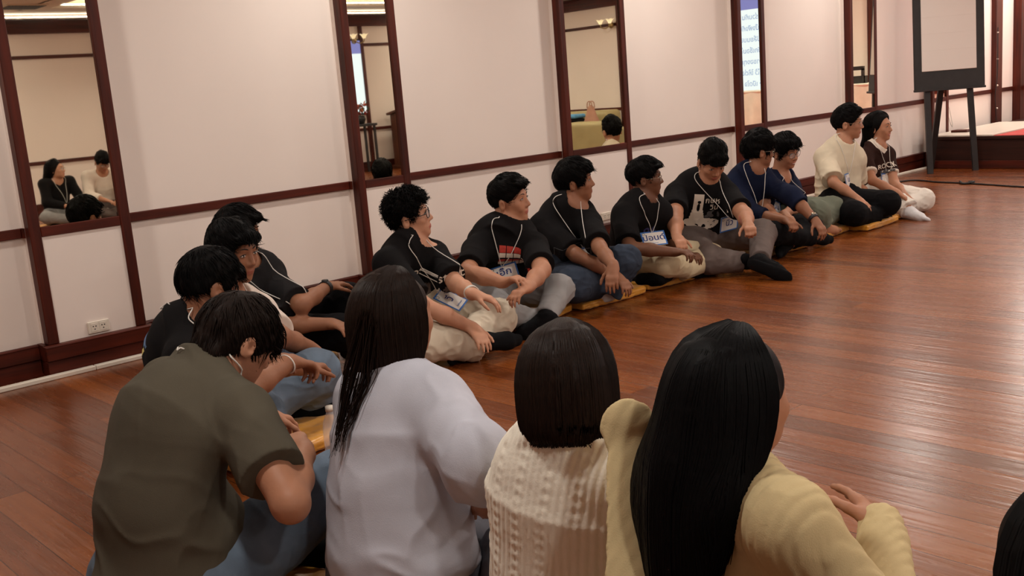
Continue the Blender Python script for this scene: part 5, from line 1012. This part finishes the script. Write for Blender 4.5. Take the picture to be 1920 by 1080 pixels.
# prints on the t-shirts
V2, F2 = raster('hostrat', .072); add_print(E_, 'lettering', V2, F2, (-.015, .02), CL['trim'], .72)
V2, F2 = grid2(.10, .17, 10, 16, lambda x, y: (x / .035) ** 2 + ((y + .02) / .065) ** 2 < 1 or (x / .018) ** 2 + ((y - .055) / .03) ** 2 < 1); add_print(E_, 'figure_print', V2, F2, (.0, -.09), CL['taupe'], .66)
M['canred'] = mat('print_red', S(176, 52, 40), .8, var=(40, .2)); 
for i in range(4):
    for j in range(2):
        V2, F2 = grid2(.034, .03, 3, 3); add_print(F_, 'print_block', V2, F2, (-.02 + .038 * i, .075 - .072 * j), M['canred'], .68); V2, F2 = grid2(.034, .028, 3, 3); add_print(F_, 'print_block', V2, F2, (-.02 + .038 * i, .044 - .072 * j), CL['trim'], .68)
M['dimprint'] = mat('faded_grey_print', S(84, 82, 84), .85); M['violetprint'] = mat('violet_print', S(52, 46, 96), .85)
for w_, h_, x, y in ((.20, .003, 0, .06), (.20, .003, 0, -.08), (.003, .14, -.10, -.01), (.003, .14, .10, -.01)):
    V2, F2 = grid2(w_, h_, 14, 14); add_print(G_, 'line_print', V2, F2, (x, y), M['dimprint'], .52)
V2, F2 = grid2(.10, .11, 10, 10, lambda x, y: vnoise(np.array([[x, y, .3]]), 60)[0] > .05); add_print(G_, 'figure_print', V2, F2, (.03, -.01), M['dimprint'], .52)
V2, F2 = raster('96', .10); add_print(H_, 'lettering', V2, F2, (0, 0), M['violetprint'], .56)
for k in range(5): V2, F2 = grid2(.12, .004, 8, 1); add_print(H_, 'line_print', V2, F2, (.02, -.07 - .012 * k), M['dimprint'], .56)
def white_patch(x, y):                                              # arch shaped picture with a rounded foot
    return ((x + .005) / .115) ** 2 + ((y + .085) / .042) ** 2 < 1 or (-.09 < y < .125 and abs(x + .045 - .05 * max(0, -y)) < .030 + .22 * max(0, .03 - y)) 
V2, F2 = grid2(.27, .27, 60, 60, white_patch); add_print(I_, 'picture_print', V2, F2, (.0, 0), CL['trim'], .60)
V2, F2 = grid2(.18, .20, 50, 56, lambda x, y: ((vnoise(np.array([[x + 1, y * .8, .7]]), 40)[0] > .12 and (x / .07) ** 2 + ((y + .06) / .04) ** 2 < 1) or ((x + .052) / .010) ** 2 + ((y - .045) / .028) ** 2 < 1 or (x + .05) ** 2 + (y - .083) ** 2 < .00012)); add_print(I_, 'picture_marks', V2, F2, (.01, -.01), CL['blackpant'], .60, lift=.0035)
V2, F2 = grid2(.10, .09, 30, 27, lambda x, y: vnoise(np.array([[x + 2, y, .2]]), 44)[0] > -.05 and (x / .05) ** 2 + (y / .045) ** 2 < 1); add_print(I_, 'picture_marks', V2, F2, (.055, -.03), M['dimprint'], .60, lift=.0025)
V2, F2 = raster('กษหว', .052); add_print(I_, 'lettering', V2, F2, (.055, .085), CL['trim'], .60); V2, F2 = raster('วิน', .05); add_print(I_, 'lettering', V2, F2, (.06, .035), CL['trim'], .60)
V2, F2 = raster('ROCK', .055); add_print(M_, 'lettering', V2, F2, (0, 0), CL['trim'], .58)
V2, F2 = grid2(.11, .12, 14, 14, lambda x, y: vnoise(np.array([[x + 4, y, .2]]), 60)[0] > .1); add_print(M_, 'figure_print', V2, F2, (0, -.09), M['dimprint'], .58)
M['printyellow'] = mat('print_yellow', S(206, 190, 116), .8); M['printblue'] = mat('print_blue', S(84, 116, 156), .8)
V2, F2 = grid2(.26, .30, 26, 30); kk = [vnoise(np.array([[*V2[list(q)].mean(0), .4]]), 22)[0] for q in F2]
for nm, mt, fn in (('back_print_yellow', 'printyellow', lambda v: v > .08), ('back_print_blue', 'printblue', lambda v: v < -.02)): add_print(B_, nm, V2, [q for q, v in zip(F2, kk) if fn(v)], (-.02, 0), M[mt], .62, True)
# name badges and lanyards
badge('E', 'badge tilted on the ivory trousers of the person with curly hair', 'วี', 'บัณฑิตอาสา', dots=True)
badge('F', 'badge held against the red printed t-shirt, lettered in dark blue', 'เอิ๊ก', None)
badge('H', 'badge on the chest of the person with gold glasses in cream trousers', 'ปอนด์', 'ค่ายอาสา')
badge('I', 'shaded badge on the lap of the person looking down in taupe trousers', 'นิว', None)
badge('K', 'badge lying on the lap of the grinning person behind the navy shirt', 'แนน', 'ค่ายอาสา')
badge('L', 'badge hanging on the cream t-shirt with black trousers below', 'นน', 'ค่ายอาสา')
badge('M', 'badge hanging on the brown t-shirt with cream trim', 'ฟ้า', 'ค่ายอาสา')
badge('D', 'badge on the lap of the person in the charcoal t-shirt by the wall', 'ต้น', 'ค่ายอาสา')
badge('G', 'badge half hidden behind the forearm above the dark blue jeans', None, 'ค่ายอาสา')
for k, lb in (('A', 'white neck cord of the person in the olive green t-shirt'), ('B', 'white neck cord at the collar of the black t-shirt with the back print'), ('C', 'white neck cord of the person in the white t-shirt'), ('J', 'white neck cord hanging from the open navy shirt'), ('S', 'white neck cord on the black cardigan across the room')):
    o = lanyard(PEOPLE[k], None, PEOPLE[k]['org']); o.name = 'lanyard'; o.location = PEOPLE[k]['org']; tag(o, lb, 'lanyard', 'plain white neck cords')
# cushions
for k, dx, dy, rot, lb in (('E', -.04, -.01, 4, 'under the person with curly hair'), ('F', .0, -.04, 12, 'under the person in grey jeans'), ('G', .02, -.06, -2, 'under the person in dark blue jeans'), ('H', .02, -.06, -4, 'under the person with gold glasses in cream trousers'),
      ('I', .02, -.06, 3, 'under the heavy built person in taupe trousers'), ('J', .0, -.06, -6, 'under the person in the navy shirt'), ('K', .20, -.20, 6, 'under the bare foot of the grinning person'), ('L', -.05, -.13, 3, 'under the person in the cream t-shirt'), ('M', -.12, -.09, 2, 'under the person in white trousers at the far end'),
      ('D', .0, -.06, -25, 'under the person in the charcoal t-shirt by the wall'), ('C', .1, -.05, -12, 'under the person in the white t-shirt'), ('B', .16, .05, 8, 'under the person with the bowl cut'), ('A', .09, .02, 22, 'under the person in the olive t-shirt'), ('N', .06, .06, 42, 'under the person in the sweatshirt'),
      ('O', .06, .05, 40, 'under the person in the cable knit sweater'), ('Q', .06, .05, 40, 'under the person in the beige cardigan'), ('S', 0, .06, 80, 'under the long haired person across the room'), ('T', 0, .06, 92, 'under the person in the cream sweater across the room')):
    p = PEOPLE[k]['org']; cushion(p[0] + dx, p[1] + dy, rot, 'flat gold satin floor cushion ' + lb)
# water bottle, phone, loose sheet
b = MB(); b.lathe([(.0001, 0), (.030, 0), (.032, .01), (.032, .05), (.029, .055), (.032, .06), (.032, .12), (.028, .15), (.014, .18), (.013, .19)], np.array([1.83, -2.40, .001]), 24); o = b.build('water_bottle', M['clear'], None, (1.83, -2.40, 0), True); tag(o, 'clear plastic water bottle on the floor beside the sweatshirt', 'bottle')
MB().lathe([(.0001, .206), (.0145, .206), (.0145, .188), (.013, .188)], np.array([1.83, -2.40, .001]), 18).build('cap', M['plastic'], o, (1.83, -2.40, 0), True)
